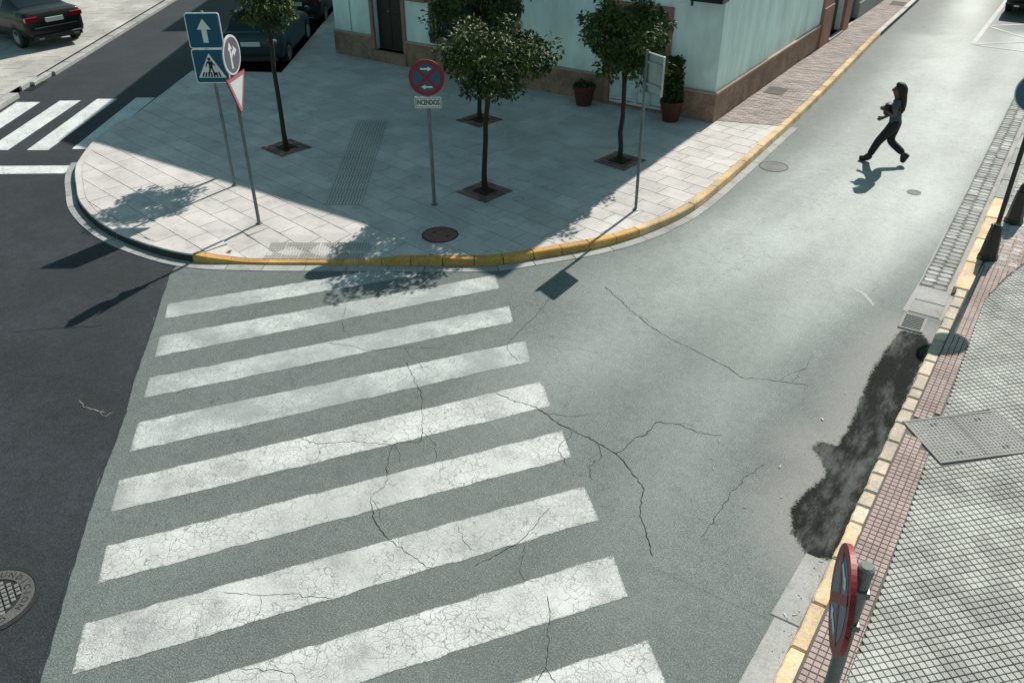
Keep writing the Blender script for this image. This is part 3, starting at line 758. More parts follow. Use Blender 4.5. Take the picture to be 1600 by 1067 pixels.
# concrete gutter slabs before the drain and in the foreground
yq = -6.05
for L in (.42, .5):
    MB().box(5.575, 6.0, yq + .01, yq + L - .01, -.02, .010, random.uniform(-.4, .3), .006).build('gutter_slab', mat_conc, gut); yq += L
yq = -22.
while yq < -11.65:
    L = .95; MB().prism([(5.79 + random.uniform(-.02, .02), yq + .008), (6.045, yq + .008), (6.045, yq + L - .008), (5.80 + random.uniform(-.02, .02), yq + L - .008)], -.02, .009, .006, random.uniform(-.5, .2), bottom=False).build('gutter_slab', mat_conc, gut); yq += L

def xk(y): return 6.215 if y < -5.2 else 6.245
PINK = [(6.215, -22), (6.62, -22), (6.56, -11.6), (6.50, -9.0), (6.47, -6.6), (6.46, -5.3), (6.62, -4.35), (6.82, -3.6), (7.4, -2.45), (8.6, -1.2), (8.3, -.9), (7.05, -2.25), (6.62, -2.5), (6.36, -3.2), (6.25, -4.3), (6.215, -5.3)]
WHITE = [(6.622, -22), (12, -22), (12, 2), (8.65, -1.22), (7.43, -2.48), (6.85, -3.63), (6.65, -4.37), (6.466, -5.3), (6.476, -6.6), (6.506, -9.0), (6.566, -11.6)]
GREY = [(6.26, -4.2), (6.37, -3.17), (6.64, -2.46), (7.07, -2.2), (8.3, -.86), (12, 2), (12, 40), (5.75, 40), (6.12, 7)]
if area(PINK) < 0: PINK = PINK[::-1]
if area(WHITE) < 0: WHITE = WHITE[::-1]
if area(GREY) < 0: GREY = GREY[::-1]
rp = sheet('right_pavement', [(6.18, -24), (14, -24), (14, 40), (5.75, 40), (6.15, 2), (6.2, -4)], .1055, mat_grout, kind='structure')
HATCH = [(6.13, -8.98), (7.01, -8.15), (7.55, -8.68), (6.66, -9.55)]
if area(HATCH) < 0: HATCH = HATCH[::-1]
HB = [tuple(p) for p in inset([Vector(p) for p in HATCH], -.0)]
sk = lambda x, y: inpoly((x, y), HATCH)
PT = {}
def ptone(c):
    k = (round(c[0] / .9), round(c[1] / .9)); return PT.setdefault(k, random.uniform(-.2, .2)) + random.uniform(-.3, .3)
pave('pink_tile', rp, PINK, .2, .2, 0, (6.215, -13.0), .002, .122, mat_pink_tile, 0, None, sk, 300, .003, .5, .02, .0012, ptone, True, 3, 6)
pave('white_tile', rp, WHITE, .2, .2, math.radians(46), (7.0, -11.0), .002, .122, mat_white_tile, 0, None, sk, 300, .003, .5, .02, .0012, ptone, True, 3, 6)
setts(lambda q: 6.265 - .012 * max(q + 4, 0), 3, -4.2, 12, rp, .118, .15, .15)
pave('grey_paver', rp, GREY, .3, .2, math.radians(40), (7, 0), .008, .116, mat_conc, .5, None, None, 200, .004, .5)

# ------------------------------------------------------------------ left-hand pavement
LKI = [lk(t) for t in (-14, 45)]
nl = np.array([-LS[1], LS[0]])
lp = sheet('left_pavement', [tuple(np.array(lk(-14)) + nl * .25), tuple(np.array(lk(45)) + nl * .25), tuple(np.array(lk(45)) + nl * 22), tuple(np.array(lk(-14)) + nl * 22)][::-1], .121, mat_left_pave, kind='structure')
lke = empty('left_kerb', kind='structure'); t = -14.
aL = math.atan2(LS[1], LS[0])
while t < 45:
    if not (1.55 < t < 2.5 or 0.9 < t < 1.6):
        MB().box(.008, .992, 0, .25, -.02, .125 if t < .9 else .095, random.uniform(-.4, .4), .02).build('kerb_stone', mat_conc, lke, (*lk(t), 0), aL)
    elif 1. < t: MB().box(.008, .992, .09, .25, -.02, .1, .3, .02).build('kerb_stone', mat_conc, lke, (*lk(t), 0), aL)
    t += 1.
LPOLY = [tuple(np.array(lk(-9)) + nl * .27), tuple(np.array(lk(16)) + nl * .27), tuple(np.array(lk(16)) + nl * 9), tuple(np.array(lk(-9)) + nl * 9)]
if area(LPOLY) < 0: LPOLY = LPOLY[::-1]
pave('paving_slab', lp, LPOLY, .8, .5, aL, lk(0), .014, .13, mat_left_pave, .5, None, None, 300, .004, .5)

# ------------------------------------------------------------------ houses
def wall_face(m, p0, u, nrm, L, H, holes, z0=.0, rev=.22):
    """a wall with openings: p0 start, u along, nrm outward; holes (a, b, za, zb)"""
    p0 = Vector((*p0, 0)); u = Vector((*u, 0)); nn = Vector((*nrm, 0))
    xs = sorted({0., L, *[h[0] for h in holes], *[h[1] for h in holes]}); zs = sorted({z0, H, *[h[2] for h in holes], *[h[3] for h in holes]})
    P = lambda a, z, d=0.: tuple(p0 + u * a + Vector((0, 0, z)) - nn * d)
    for a, b in zip(xs[:-1], xs[1:]):
        for c, d in zip(zs[:-1], zs[1:]):
            if any(h[0] <= a and b <= h[1] and h[2] <= c and d <= h[3] for h in holes): continue
            m.add([P(a, c), P(b, c), P(b, d), P(a, d)], [(0, 1, 2, 3)])
    for a, b, c, d in holes:
        m.add([P(a, c), P(b, c), P(b, d), P(a, d), P(a, c, rev), P(b, c, rev), P(b, d, rev), P(a, d, rev)], [(0, 4, 5, 1), (1, 5, 6, 2), (2, 6, 7, 3), (3, 7, 4, 0)])
ROOF = 7.42
house = empty('corner_house', (0, 0, 0), label='pale house on the street corner with dark doorway and brown stone plinth', cat='house')
m = MB(); nL = np.array([-.8384, -.545])
wall_face(m, (-11.35, 0), (1, 0), (0, -1), 11.35, ROOF, [(1.47, 2.49, .43, 2.75), (3.55, 6.0, .98, 2.10), (8.72, 10.1, .15, 2.34)])
wall_face(m, (0, 0), (0, 1), (1, 0), 10.6, ROOF, [(8.58, 9.88, .2, 2.6)])
e0 = FC + LS * 12.7
m.add([(*FC, 0), (*e0, 0), (*e0, ROOF), (*FC, ROOF)], [(0, 3, 2, 1)])
m.add([(*FC, ROOF), (0, 0, ROOF), (0, 10.6, ROOF), (*e0, ROOF), ], [(0, 1, 2, 3)])
m.add([(0, 10.6, 0), (*e0, 0), (*e0, ROOF), (0, 10.6, ROOF)], [(0, 1, 2, 3)])
m.build('wall', mat_wall, house)
m = MB(); c_ = .12; fe = FC + nL * .42
m.prism([(fe[0], -c_), (c_, -c_), (c_, 10.6), (-.3, 10.6), (-.3, .3), (FC[0], .3), tuple(e0 + LS * 0 - nL * .0), tuple(e0 + nL * .42)][::1], ROOF - .14, ROOF + .02); m.build('cornice', mat_wall, house)
def plinth(name, x0, x1, par=house):
    m = MB(); m.box(x0, x1, -.045, .02, .09, .745, 0, .006)
    m.build('plinth', mat_plinth, par); m = MB(); m.box(x0 - .0, x1, -.065, .02, .748, .80, 0, .012); m.build('plinth_cap', mat_cap, par)
plinth('a', -11.39, -9.98); plinth('b', -8.76, -2.76); plinth('c', -1.11, -.002)
def yplinth(y0, y1, par, z1=.745):
    MB().box(-.02, .045, y0, y1, .09, z1, 0, .006).build('plinth', mat_plinth, par)
    MB().box(-.02, .068, y0, y1, z1 + .003, z1 + .055, 0, .012).build('plinth_cap', mat_cap, par)
yplinth(-.042, 7.6, house)
# front door in its deep recess
d = tag(MB().box(-9.87, -8.87, .16, .205, .45, 2.74).build('door', mat_doorwood, house))
for x in (-9.78, -9.34): 
    for z in (.6, 1.55): MB().box(x, x + .38, .15, .17, z, z + .8, 0, .012).build('door_panel', mat_doorwood, d)
MB().tube([(-9.44, .155, 1.45), (-9.44, .10, 1.45)], .025).build('handle', mat_steel, d)
MB().box(-9.98, -8.76, -.10, .2, .12, .43, 0, .015).build('door_step', mat_plinth, house)
for x in (-9.98, -8.865): MB().box(x, x + .105, -.05, .02, .433, 2.75, 0, .01).build('door_frame', mat_frame, house)
MB().box(-9.98, -8.76, -.052, .02, 2.752, 2.86, 0, .01).build('door_frame', mat_frame, house)
# wide window behind the trees
wf = MB().box(-7.93, -5.13, -.055, .02, 2.1, 2.22, 0, .01).box(-5.35, -5.13, -.053, .02, .86, 2.097, 0, .01).box(-7.93, -7.8, -.053, .02, .86, 2.097, 0, .01).box(-7.797, -5.353, -.08, .02, .86, .98, 0, .01).build('window', mat_frame, house)
MB().box(-7.8, -5.35, .12, .14, .98, 2.1).build('pane', mat_glass, wf)
for x in (-7.78, -6.62, -5.42): MB().box(x, x + .06, .08, .118, .98, 2.1).build('window_frame', mat_doorwood, wf)
for k in range(14): MB().tube([(-7.7 + k * .168, .02, .985), (-7.7 + k * .168, .02, 2.095)], .009, 6).build('bar', mat_black, wf)
MB().box(-8.62, -7.96, -.16, .02, 1.86, 1.98, 0, .01).build('stone_ledge', mat_frame, house)
# glazed door with pale louvred shutters
df = MB().box(-2.75, -2.63, -.055, .02, .13, 2.46, 0, .01).box(-1.25, -1.13, -.055, .02, .13, 2.46, 0, .01).box(-2.627, -1.253, -.055, .02, 2.34, 2.46, 0, .01).build('shop_door', mat_frame, house)
MB().box(-2.63, -1.25, .14, .16, 1.05, 2.34).build('pane', mat_glass, df)
for x0, x1, z0, z1 in ((-2.63, -1.25, 2.27, 2.34), (-2.63, -2.56, 1.05, 2.267), (-1.32, -1.25, 1.05, 2.267), (-1.97, -1.91, 1.05, 2.267)):
    MB().box(x0, x1, .09, .137, z0, z1).build('window_frame', mat_doorwood, df)
for k in range(4):
    x = -2.62 + k * .342
    MB().box(x, x + .03, .02, .08, .17, 1.04).box(x + .305, x + .335, .02, .08, .17, 1.04).box(x + .03, x + .305, .02, .08, .17, .23).box(x + .03, x + .305, .02, .08, .98, 1.04).build('shutter_frame', mat_shut, df)
    for j in range(9):
        z = .25 + j * .081; MB().add([(x + .03, .03, z), (x + .305, .03, z), (x + .305, .07, z + .07), (x + .03, .07, z + .07), (x + .03, .045, z - .005), (x + .305, .045, z - .005), (x + .305, .085, z + .065), (x + .03, .085, z + .065)], [(0, 1, 2, 3), (7, 6, 5, 4), (0, 4, 5, 1), (2, 6, 7, 3), (0, 3, 7, 4), (1, 5, 6, 2)]).build('slat', mat_shut, df)
MB().box(-2.76, -1.12, -.12, .1, .10, .165, 0, .01).build('door_step', mat_plinth, house)
# canopy under the corner balcony and a hook on the wall
MB().box(-.66, .06, -.34, .02, 2.70, 2.82, 0, .01).box(-.64, -.60, -.33, -.29, 2.6, 2.70).build('canopy', mat_black, house)
MB().tube([(-4.75, 0, 2.27), (-4.75, -.12, 2.27), (-4.75, -.12, 2.22)], .02, 8).build('wall_hook', mat_black, house)
MB().tube([(-10.72, -.015, .8), (-10.72, -.015, 7.2)], .014, 6).build('wall_cable', mat_signback, house)
# street door between terracotta piers
MB().box(-.02, .10, 7.6, 8.52, .1, 1.22, 0, .01).box(-.02, .062, 7.6, 8.52, 1.223, 2.7, 0, .008).build('door_pier', mat_frame, house)
MB().box(-.02, .10, 9.92, 10.56, .1, 1.22, 0, .01).box(-.02, .062, 9.92, 10.56, 1.223, 2.7, 0, .008).build('door_pier', mat_frame, house)
d = MB().box(-.2, -.15, 8.58, 9.88, .2, 2.6).build('door', mat_doorwood, house)
for y in (8.68, 9.28):
    for z in (.35, 1.4): MB().box(-.152, -.138, y, y + .5, z, z + .9, 0, .006).build('door_panel', mat_doorwood, d)
MB().box(-.2, .12, 8.53, 9.91, .1, .2, 0, .01).build('door_step', mat_conc, house)

h2 = empty('street_house', (0, 10.6, 0), label='grey rendered house further up the street with a blue door', cat='house')
def hb(m): m.v = [(a, b - 10.6, c) for a, b, c in m.v]; return m
m = MB(); wall_face(m, (-.03, 10.6), (0, 1), (1, 0), 26, 7.0, [(.1, 1.36, .15, 2.5), (7, 8.2, 1.1, 2.5), (13, 14.1, .15, 2.5), (18, 19.2, 1.1, 2.5)])
m.add([(-.03, 10.6, 0), (-12, 10.6, 0), (-12, 10.6, 7), (-.03, 10.6, 7), (-.03, 36.6, 0), (-12, 36.6, 0), (-12, 36.6, 7), (-.03, 36.6, 7)], [(0, 3, 2, 1), (4, 5, 6, 7), (3, 7, 6, 2)])
hb(m).build('wall', mat_wall2, h2)
d = hb(MB().box(-.2, -.15, 10.7, 11.96, .15, 2.5)).build('door', mat_bluedoor, h2)
for y in (10.8, 11.38): hb(MB().box(-.152, -.138, y, y + .48, .4, 2.2, 0, .006)).build('door_panel', mat_bluedoor, d)
hb(MB().box(-.2, .06, 10.68, 11.98, .1, .15, 0, .01)).build('door_step', mat_conc, h2)
hb(MB().box(-.03, .012, 11.98, 36.5, .09, .62, 0, .006)).build('plinth', mat_wall2, h2)
for y in (17.6, 28.6): w_ = hb(MB().box(-.2, -.17, y, y + 1.2, 1.1, 2.5)).build('window', mat_glass, h2); hb(MB().box(-.17, -.12, y + .57, y + .63, 1.1, 2.5)).build('window_frame', mat_doorwood, w_)
hb(MB().box(-.2, -.15, 23.6, 24.7, .15, 2.5)).build('door', mat_doorwood, h2)
h3 = empty('side_street_house', (*e0, 0), aL, label='taller cream house behind the parked cars on the side street', cat='house')
m = MB(); H3 = 10.1
m.add([(0, 0, 0), (30, 0, 0), (30, -9, 0), (0, -9, 0), (0, 0, H3), (30, 0, H3), (30, -9, H3), (0, -9, H3)], [(0, 4, 5, 1), (1, 5, 6, 2), (2, 6, 7, 3), (3, 7, 4, 0), (4, 7, 6, 5)]); m.build('wall', mat_wall3, h3)
for k in range(5):
    for z in (1., 4.2, 7.2):
        w_ = MB().box(2.5 + k * 5, 3.7 + k * 5, -.02, .03, z, z + 1.4, 0, .01).build('window', mat_frame, h3); MB().box(2.6 + k * 5, 3.6 + k * 5, .033, .04, z + .1, z + 1.3).build('pane', mat_glass, w_)

# ------------------------------------------------------------------ orange trees
t_ = NT('orange_leaf'); oi = t_.attr('tone')
colr = t_.mix(t_.ramp(oi, -.5, .5), (.017, .040, .010), (.085, .122, .024)); colr = t_.mix(t_.ramp(oi, .55, .9), colr, (.20, .20, .09))
t_.b.inputs['Subsurface Weight'].default_value = 0
mat_leaf = t_.done(colr, .55, .30)
mat_bark = stone('bark', (.035, .024, .020), fine=35, fa=.3, bump=.5)
def tree(name, x, y, label, cr, seed, n_cl=46, leaves=105, trunk_h=2.0, lean=(0, 0)):
    """cr: crown centre relative to the base and its three radii"""
    R = np.random.default_rng(seed); root = empty('orange_tree', (x, y, .13), label=label, cat='tree', group='clipped orange trees on the corner')
    c = np.array(cr[:3]); rad = np.array(cr[3:])
    m = MB(); pts = [(0, 0, -.02)]; n = 7
    for i in range(1, n): q = i / (n - 1); pts.append((c[0] * q * q * .5 + R.normal(0, .008), c[1] * q * q * .5 + R.normal(0, .008), trunk_h * q))
    m.tube(pts, [.062, .05, .047, .046, .043, .045, .05], 9)
    m.lathe([(.085, -.01), (.06, .05), (.05, .1)], 9); m.build('trunk', mat_bark, root, smooth=True)
    m = MB(); CL = []
    for k in range(n_cl):
        v = R.normal(0, 1, 3); v /= np.linalg.norm(v); r = (.35 + .65 * R.random() ** .5) * .9
        CL.append(c + v * rad * r * R.uniform(.78, 1.2))
    top = np.array(pts[-1])
    for k in range(0, n_cl, 2):
        a = top + R.normal(0, .02, 3); b = CL[k]; mid = (a + b) / 2 + R.normal(0, .06, 3) + (0, 0, .05)
        m.tube([a, mid, b], [.022, .014, .006], 5)
    m.build('limbs', mat_bark, root)
    m = MB(); V = []; F = []; T = []
    for k, q in enumerate(CL):
        sz = R.uniform(.13, .27); ct = R.normal(0, .22)
        for j in range(leaves):
            v = R.normal(0, 1, 3); v /= np.linalg.norm(v); p = q + v * sz * R.random() ** .45 * np.array((1.15, 1.15, .85))
            dirn = v * .55 + R.normal(0, .55, 3) + (0, 0, -.35); dirn /= np.linalg.norm(dirn)
            upv = np.array((0, 0, 1.)) + R.normal(0, .55, 3); sd = np.cross(dirn, upv); sd /= np.linalg.norm(sd) + 1e-9; nr = np.cross(sd, dirn)
            L = R.uniform(.075, .125); w_ = L * R.uniform(.20, .27); b = len(V)
            V += [p, p + dirn * L * .5 + sd * w_ + nr * w_ * .45, p + dirn * L - nr * L * .12, p + dirn * L * .5 - sd * w_ + nr * w_ * .45, p + dirn * L * .5]
            F += [(b, b + 1, b + 4), (b + 1, b + 2, b + 4), (b + 2, b + 3, b + 4), (b + 3, b, b + 4)]
            tn = ct + R.normal(0, .2) + (.7 if R.random() < .02 else 0); T += [tn] * 5
    me = bpy.data.meshes.new('crown'); me.from_pydata([tuple(p) for p in V], [], F); me.materials.append(mat_leaf)
    at_ = me.attributes.new('tone', 'FLOAT', 'POINT'); at_.data.foreach_set('value', T); link('crown', me, root)
    return root
tree('a', -6.77, -6.45, 'orange tree in the leftmost tree pit, its crown cut by the top of the photo', (-.02, .05, 3.08, .72, .66, .58), 3, 34, 120, 2.5)
tree('b', -4.44, -2.74, 'shaded orange tree nearest the house front, behind the round red sign', (-.08, 0, 2.42, 1.05, 1.0, .80), 4, 52, 120, 1.75)
tree('c', -2.03, -5.98, 'orange tree with the widest crown, standing in front of another tree', (.20, .10, 2.54, 1.22, 1.02, .60), 5, 58, 105, 2.0)
tree('d', -.62, -3.27, 'orange tree by the corner shop door, behind the plain rectangular sign back', (-.0, 0, 2.42, 1.08, 1.0, .78), 6, 56, 105, 1.8)

# ------------------------------------------------------------------ road signs
def plate(name, poly, y0, y1, mats, parent, mi=0):
    """flat plate in the sign's own x-z plane, front at y0"""
    n = len(poly); v = [(a, y0, b) for a, b in poly] + [(a, y1, b) for a, b in poly]
    A = area(poly); P = list(range(n)); fr = tuple(P) if A > 0 else tuple(P[::-1])
    f = [fr, tuple(i + n for i in fr[::-1])] + [(i, (i + 1) % n, n + (i + 1) % n, n + i)[::(-1 if A > 0 else 1)] for i in range(n)]
    return MB().add(v, f).build(name, mats, parent)
def circ(r, n=40, cx=0, cz=0, a0=0., a1=2 * math.pi): return [(cx + r * math.cos(t), cz + r * math.sin(t)) for t in np.linspace(a0, a1, n + (a1 - a0 < 6.28))[: n + (a1 - a0 < 6.28)]]
def rrect(w_, h_, r, cz=0, cx=0):
    P = []
    for sx, sz, a in ((1, -1, -90), (1, 1, 0), (-1, 1, 90), (-1, -1, 180)):
        for k in range(5): t = math.radians(a + 22.5 * k); P.append((cx + sx * (w_ / 2 - r) + r * math.cos(t), cz + sz * (h_ / 2 - r) + r * math.sin(t)))
    return P
def at_z(P, z, x=0): return [(a + x, b + z) for a, b in P]
def pole(root, h_, r=.03, mat=None):
    MB().lathe([(r, -.03), (r, h_), (r * .7, h_ + .012)], 14).build('pole', mat or mat_galv, root, smooth=False)
    MB().lathe([(r + .03, -.005), (r + .028, .012), (r + .002, .02)], 14).build('base_collar', mat_galv, root)
def clamp(root, z, r=.03):
    MB().box(-.05, .05, -.034, r + .012, z - .02, z + .02, 0, .004).build('bracket', mat_signback, root)
FT = -.055; BK = -.035
def text_mesh(name, body, size, mat, parent, loc, rot=(math.pi / 2, 0, 0), ext=.001, sx=1., bold=0.):
    cu = bpy.data.curves.new(name, 'FONT'); cu.body = body; cu.size = size; cu.align_x = 'CENTER'; cu.align_y = 'CENTER'; cu.extrude = ext; cu.offset = bold; cu.resolution_u = 3
    tmp = bpy.data.objects.new(name, cu); COL.objects.link(tmp); dg = bpy.context.evaluated_depsgraph_get()
    me = bpy.data.meshes.new_from_object(tmp.evaluated_get(dg)); bpy.data.objects.remove(tmp); bpy.data.curves.remove(cu)
    me.materials.clear(); me.materials.append(mat); o = link(name, me, parent, loc); o.rotation_euler = rot; o.scale = (sx, 1, 1); return o
ARROW_UP = [(-.045, -.2), (.045, -.2), (.045, .02), (.12, .02), (0, .2), (-.12, .02), (-.045, .02)]
def arrow_h(L, t, hw, hl, s=1): return [(s * a, b) for a, b in [(-L / 2, -t / 2), (L / 2 - hl, -t / 2), (L / 2 - hl, -hw / 2), (L / 2, 0), (L / 2 - hl, hw / 2), (L / 2 - hl, t / 2), (-L / 2, t / 2)]]
# 1 two blue squares
s1 = empty('road_sign', (-6.23, -8.32, .13), math.radians(33.8), label='post with two blue square signs, a white arrow above a pedestrian crossing', cat='road sign', group='road signs around the corner')
pole(s1, 3.17)
for zc, kind_ in ((2.865, 0), (2.262, 1)):
    pn = plate('sign_panel', at_z(rrect(.60, .595, .045), zc), FT, BK, mat_swhite, s1)
    plate('sign_face', at_z(rrect(.565, .56, .035), zc), FT - .002, FT + .001, mat_sblue, pn)
    clamp(s1, zc + .18); clamp(s1, zc - .18)
    if kind_ == 0: plate('arrow', at_z(ARROW_UP, zc), FT - .004, FT - .001, mat_swhite, pn)
    else:
        plate('triangle', at_z([(-.245, -.2), (.245, -.2), (.0, .225)], zc), FT - .004, FT - .001, mat_swhite, pn)
        for k in range(7):
            x = -.185 + k * .052; plate('stripe', at_z([(x, -.19), (x + .03, -.19), (x + .03 - x * .16, -.105), (x - x * .16, -.105)], zc), FT - .006, FT - .003, mat_sblack, pn)
        man = MB()
        def mp(P): 
            n = len(P); P = P if area(P) > 0 else P[::-1]; man.add([(a, FT - .0065, b + zc) for a, b in P], [tuple(range(n))])
        mp(circ(.028, 14, -.012, .12)); mp([(-.05, .085), (.03, .09), (.035, .02), (.03, -.03), (-.035, -.03), (-.03, .03)])
        mp([(-.05, .085), (-.085, .03), (-.09, -.01), (-.075, -.012), (-.065, .025), (-.035, .06)]); mp([(.03, .09), (.06, .04), (.085, .02), (.08, .005), (.045, .022), (.022, .05)])
        mp([(-.03, -.03), (.0, -.03), (-.02, -.09), (-.045, -.15), (-.075, -.145), (-.05, -.09)]); mp([(.0, -.03), (.03, -.03), (.045, -.09), (.085, -.145), (.06, -.155), (.02, -.095)])
        man.build('walking_figure', mat_sblack, pn)
# 2 round direction sign over a give-way triangle, both seen from the side
s2 = empty('road_sign', (-4.53, -9.27, .13), math.radians(115), label='post with a faded round arrow sign above a white give way triangle', cat='road sign', group='road signs around the corner')
pole(s2, 3.12)
pn = plate('sign_panel', circ(.30, 44, 0, 2.88), FT, BK, mat_swhite, s2); plate('sign_face', circ(.268, 44, 0, 2.88), FT - .002, FT + .001, mat_sgrey, pn)
plate('arrow', at_z([(-.075, -.2), (-.025, -.2), (-.03, -.02), (-.03, .09), (.02, .09), (-.05, .21), (-.12, .09), (-.075, .09), (-.075, -.02)], 2.88), FT - .004, FT - .001, mat_swhite, pn)
plate('arrow', at_z([(-.028, -.06), (.0, -.015), (.06, .015), (.06, -.04), (.165, .045), (.06, .13), (.06, .07), (-.0, .05), (-.028, .01)], 2.88), FT - .0045, FT - .001, mat_swhite, pn)
TRI = [(-.34, .28), (.34, .28), (.035, -.31), (-.035, -.31)]
pn = plate('sign_panel', at_z(TRI, 2.29), FT, BK, mat_sred, s2)
plate('border', at_z([(-.325, .272), (.325, .272), (.03, -.298), (-.03, -.298)], 2.29), FT - .002, FT + .001, mat_spink, pn)
plate('sign_face', at_z([(-.245, .215), (.245, .215), (.0, -.235)], 2.29), FT - .004, FT - .001, mat_swhite, pn)
for z in (3.0, 2.75, 2.45, 2.1): clamp(s2, z)
# 3 no stopping, with plate
s3 = empty('road_sign', (-2.45, -6.98, .13), math.radians(31.8), label='round red and blue no stopping sign with a white INCENDIOS plate below', cat='road sign', group='road signs around the corner')
pole(s3, 2.56, .033)
def nostop(root, zc, R_=.30, arrows=True, x=0):
    pn = plate('sign_panel', circ(R_, 48, x, zc), FT, BK, mat_sred, root); plate('sign_face', circ(R_ * .76, 44, x, zc), FT - .002, FT + .001, mat_sblue, pn)
    for a in (45, -45):
        ca, sa = math.cos(math.radians(a)), math.sin(math.radians(a)); L = R_ * .8; w_ = R_ * .088
        plate('cross_bar', [(x + p * ca - q * sa, zc + p * sa + q * ca) for p, q in ((-L, -w_), (L, -w_), (L, w_), (-L, w_))], FT - .004 - (a > 0) * .0005, FT - .001, mat_sred, pn)
    if arrows:
        plate('arrow', at_z(arrow_h(.19 * R_ / .3, .028, .075, .07), zc + R_ * .5, x), FT - .006, FT - .003, mat_swhite, pn)
        plate('arrow', at_z(arrow_h(.19 * R_ / .3, .028, .075, .07, -1), zc - R_ * .5, x), FT - .006, FT - .003, mat_swhite, pn)
    clamp(root, zc + .14); clamp(root, zc - .14); return pn
nostop(s3, 2.30)
pn = plate('text_plate', at_z(rrect(.45, .19, .012), 1.885), FT, BK, mat_swhite, s3)
for q in ([(-.212, .08), (.212, .08), (.212, .07), (-.212, .07)], [(-.212, -.07), (.212, -.07), (.212, -.08), (-.212, -.08)], [(-.212, .07), (-.202, .07), (-.202, -.07), (-.212, -.07)], [(.202, .07), (.212, .07), (.212, -.07), (.202, -.07)]):
    plate('border', at_z(q, 1.885), FT - .003, FT - .0005, mat_sblack, pn)
text_mesh('lettering', 'INCENDIOS', .125, mat_sblack, pn, (0, FT - .002, 1.885), sx=.58, bold=.004)
clamp(s3, 1.885, .033)
# 4 back of a rectangular sign
s4 = empty('road_sign', (.72, -5.22, .13), math.radians(-24), label='plain grey back of an upright rectangular sign near the yellow kerb bend', cat='road sign', group='road signs around the corner')
pole(s4, 2.78, .027)
pn = plate('sign_panel', at_z(rrect(.44, .645, .02), 2.43, .17), .03, .05, mat_signback, s4)
plate('rim', at_z([(-.05, .32), (.39, .32), (.39, .31), (-.05, .31)], 2.43), .01, .03, mat_signback, pn); plate('rim', at_z([(.38, .31), (.39, .31), (.39, -.32), (.38, -.32)], 2.43), .01, .03, mat_signback, pn)
plate('rim', at_z([(-.05, -.31), (.38, -.31), (.38, -.32), (-.05, -.32)], 2.43), .01, .03, mat_signback, pn)
for z in (2.6, 2.25): MB().box(-.03, .36, .0, .028, z - .02, z + .02, 0, .003).build('bracket', mat_signback, s4)
# 5 edge-on no stopping sign in the foreground
s5 = empty('road_sign', (6.57, -14.65, .13), math.radians(-71), label='red and blue no stopping sign in the foreground, seen edge on', cat='road sign', group='road signs around the corner')
MB().lathe([(.04, -.03), (.04, 2.90), (.042, 2.90), (.042, 2.92), (.03, 2.93)], 18).build('pole', mat_galv, s5)
MB().lathe([(.043, 2.875), (.044, 2.925), (.03, 2.937)], 18).build('pole_cap', mat_capgrey, s5)
_f, _b = FT, BK; FT, BK = -.088, -.058
pn = plate('sign_panel', circ(.30, 56, 0.0, 2.66), FT, BK, mat_sred, s5)
plate('sign_face', circ(.23, 48, 0, 2.66), FT - .002, FT + .001, mat_sblue, pn)
for a in (45, -45):
    ca, sa = math.cos(math.radians(a)), math.sin(math.radians(a)); plate('cross_bar', [(p * ca - q * sa, 2.66 + p * sa + q * ca) for p, q in ((-.245, -.028), (.245, -.028), (.245, .028), (-.245, .028))], FT - .004 - (a > 0) * .0005, FT - .001, mat_sred, pn)
plate('arrow', at_z(arrow_h(.2, .03, .08, .075), 2.82), FT - .006, FT - .003, mat_swhite, pn); plate('arrow', at_z(arrow_h(.2, .03, .08, .075, -1), 2.50), FT - .006, FT - .003, mat_swhite, pn)
for z in (2.78, 2.70): MB().lathe([(.009, -.002), (.009, .002)], 10).build('rim_hole', mat_sblack, pn, (.2985, -.073, z)).rotation_euler = (0, math.pi / 2 - .35, 0)
for z in (2.76, 2.5): MB().box(-.05, .05, -.055, .045, z - .02, z + .02, 0, .004).build('bracket', mat_galv, s5)
FT, BK = _f, _b
# 6 black posts at the right edge
def black_post(x, y, label, h_, cat, sign):
    root = empty('street_post' if h_ > 1 else 'bollard', (x, y, .12), label=label, cat=cat)
    MB().lathe([(.15, -.01), (.15, .05), (.135, .08), (.115, .30), (.095, .50), (.088, .54), (.10, .56), (.07, .58)], 8).build('base', mat_black, root)
    if h_ > 1: MB().lathe([(.036, .56), (.036, h_), (.02, h_ + .02)], 14).build('pole', mat_black, root); MB().lathe([(.055, .575), (.055, .60), (.04, .61)], 14).build('collar', mat_steel, root)
    else: MB().lathe([(.07, .58), (.075, .62), (.05, .70), (.0, .72)], 10).build('cap', mat_black, root)
    if sign:
        root.rotation_euler = (0, 0, math.radians(14)); z = 2.66
        pn = plate('sign_panel', circ(.30, 44, -.04, z), FT, BK, mat_signback, root); plate('sign_face', circ(.285, 44, -.04, z), FT - .002, FT + .001, mat_sblue, pn); clamp(root, z)
    return root
black_post(6.27, -3.86, 'slim black post with a heavy foot by the orange kerb, holding a round blue sign', 2.98, 'sign post', True)
black_post(6.42, -2.16, 'short black bollard at the right edge, beyond the slim post', .7, 'bollard', False)

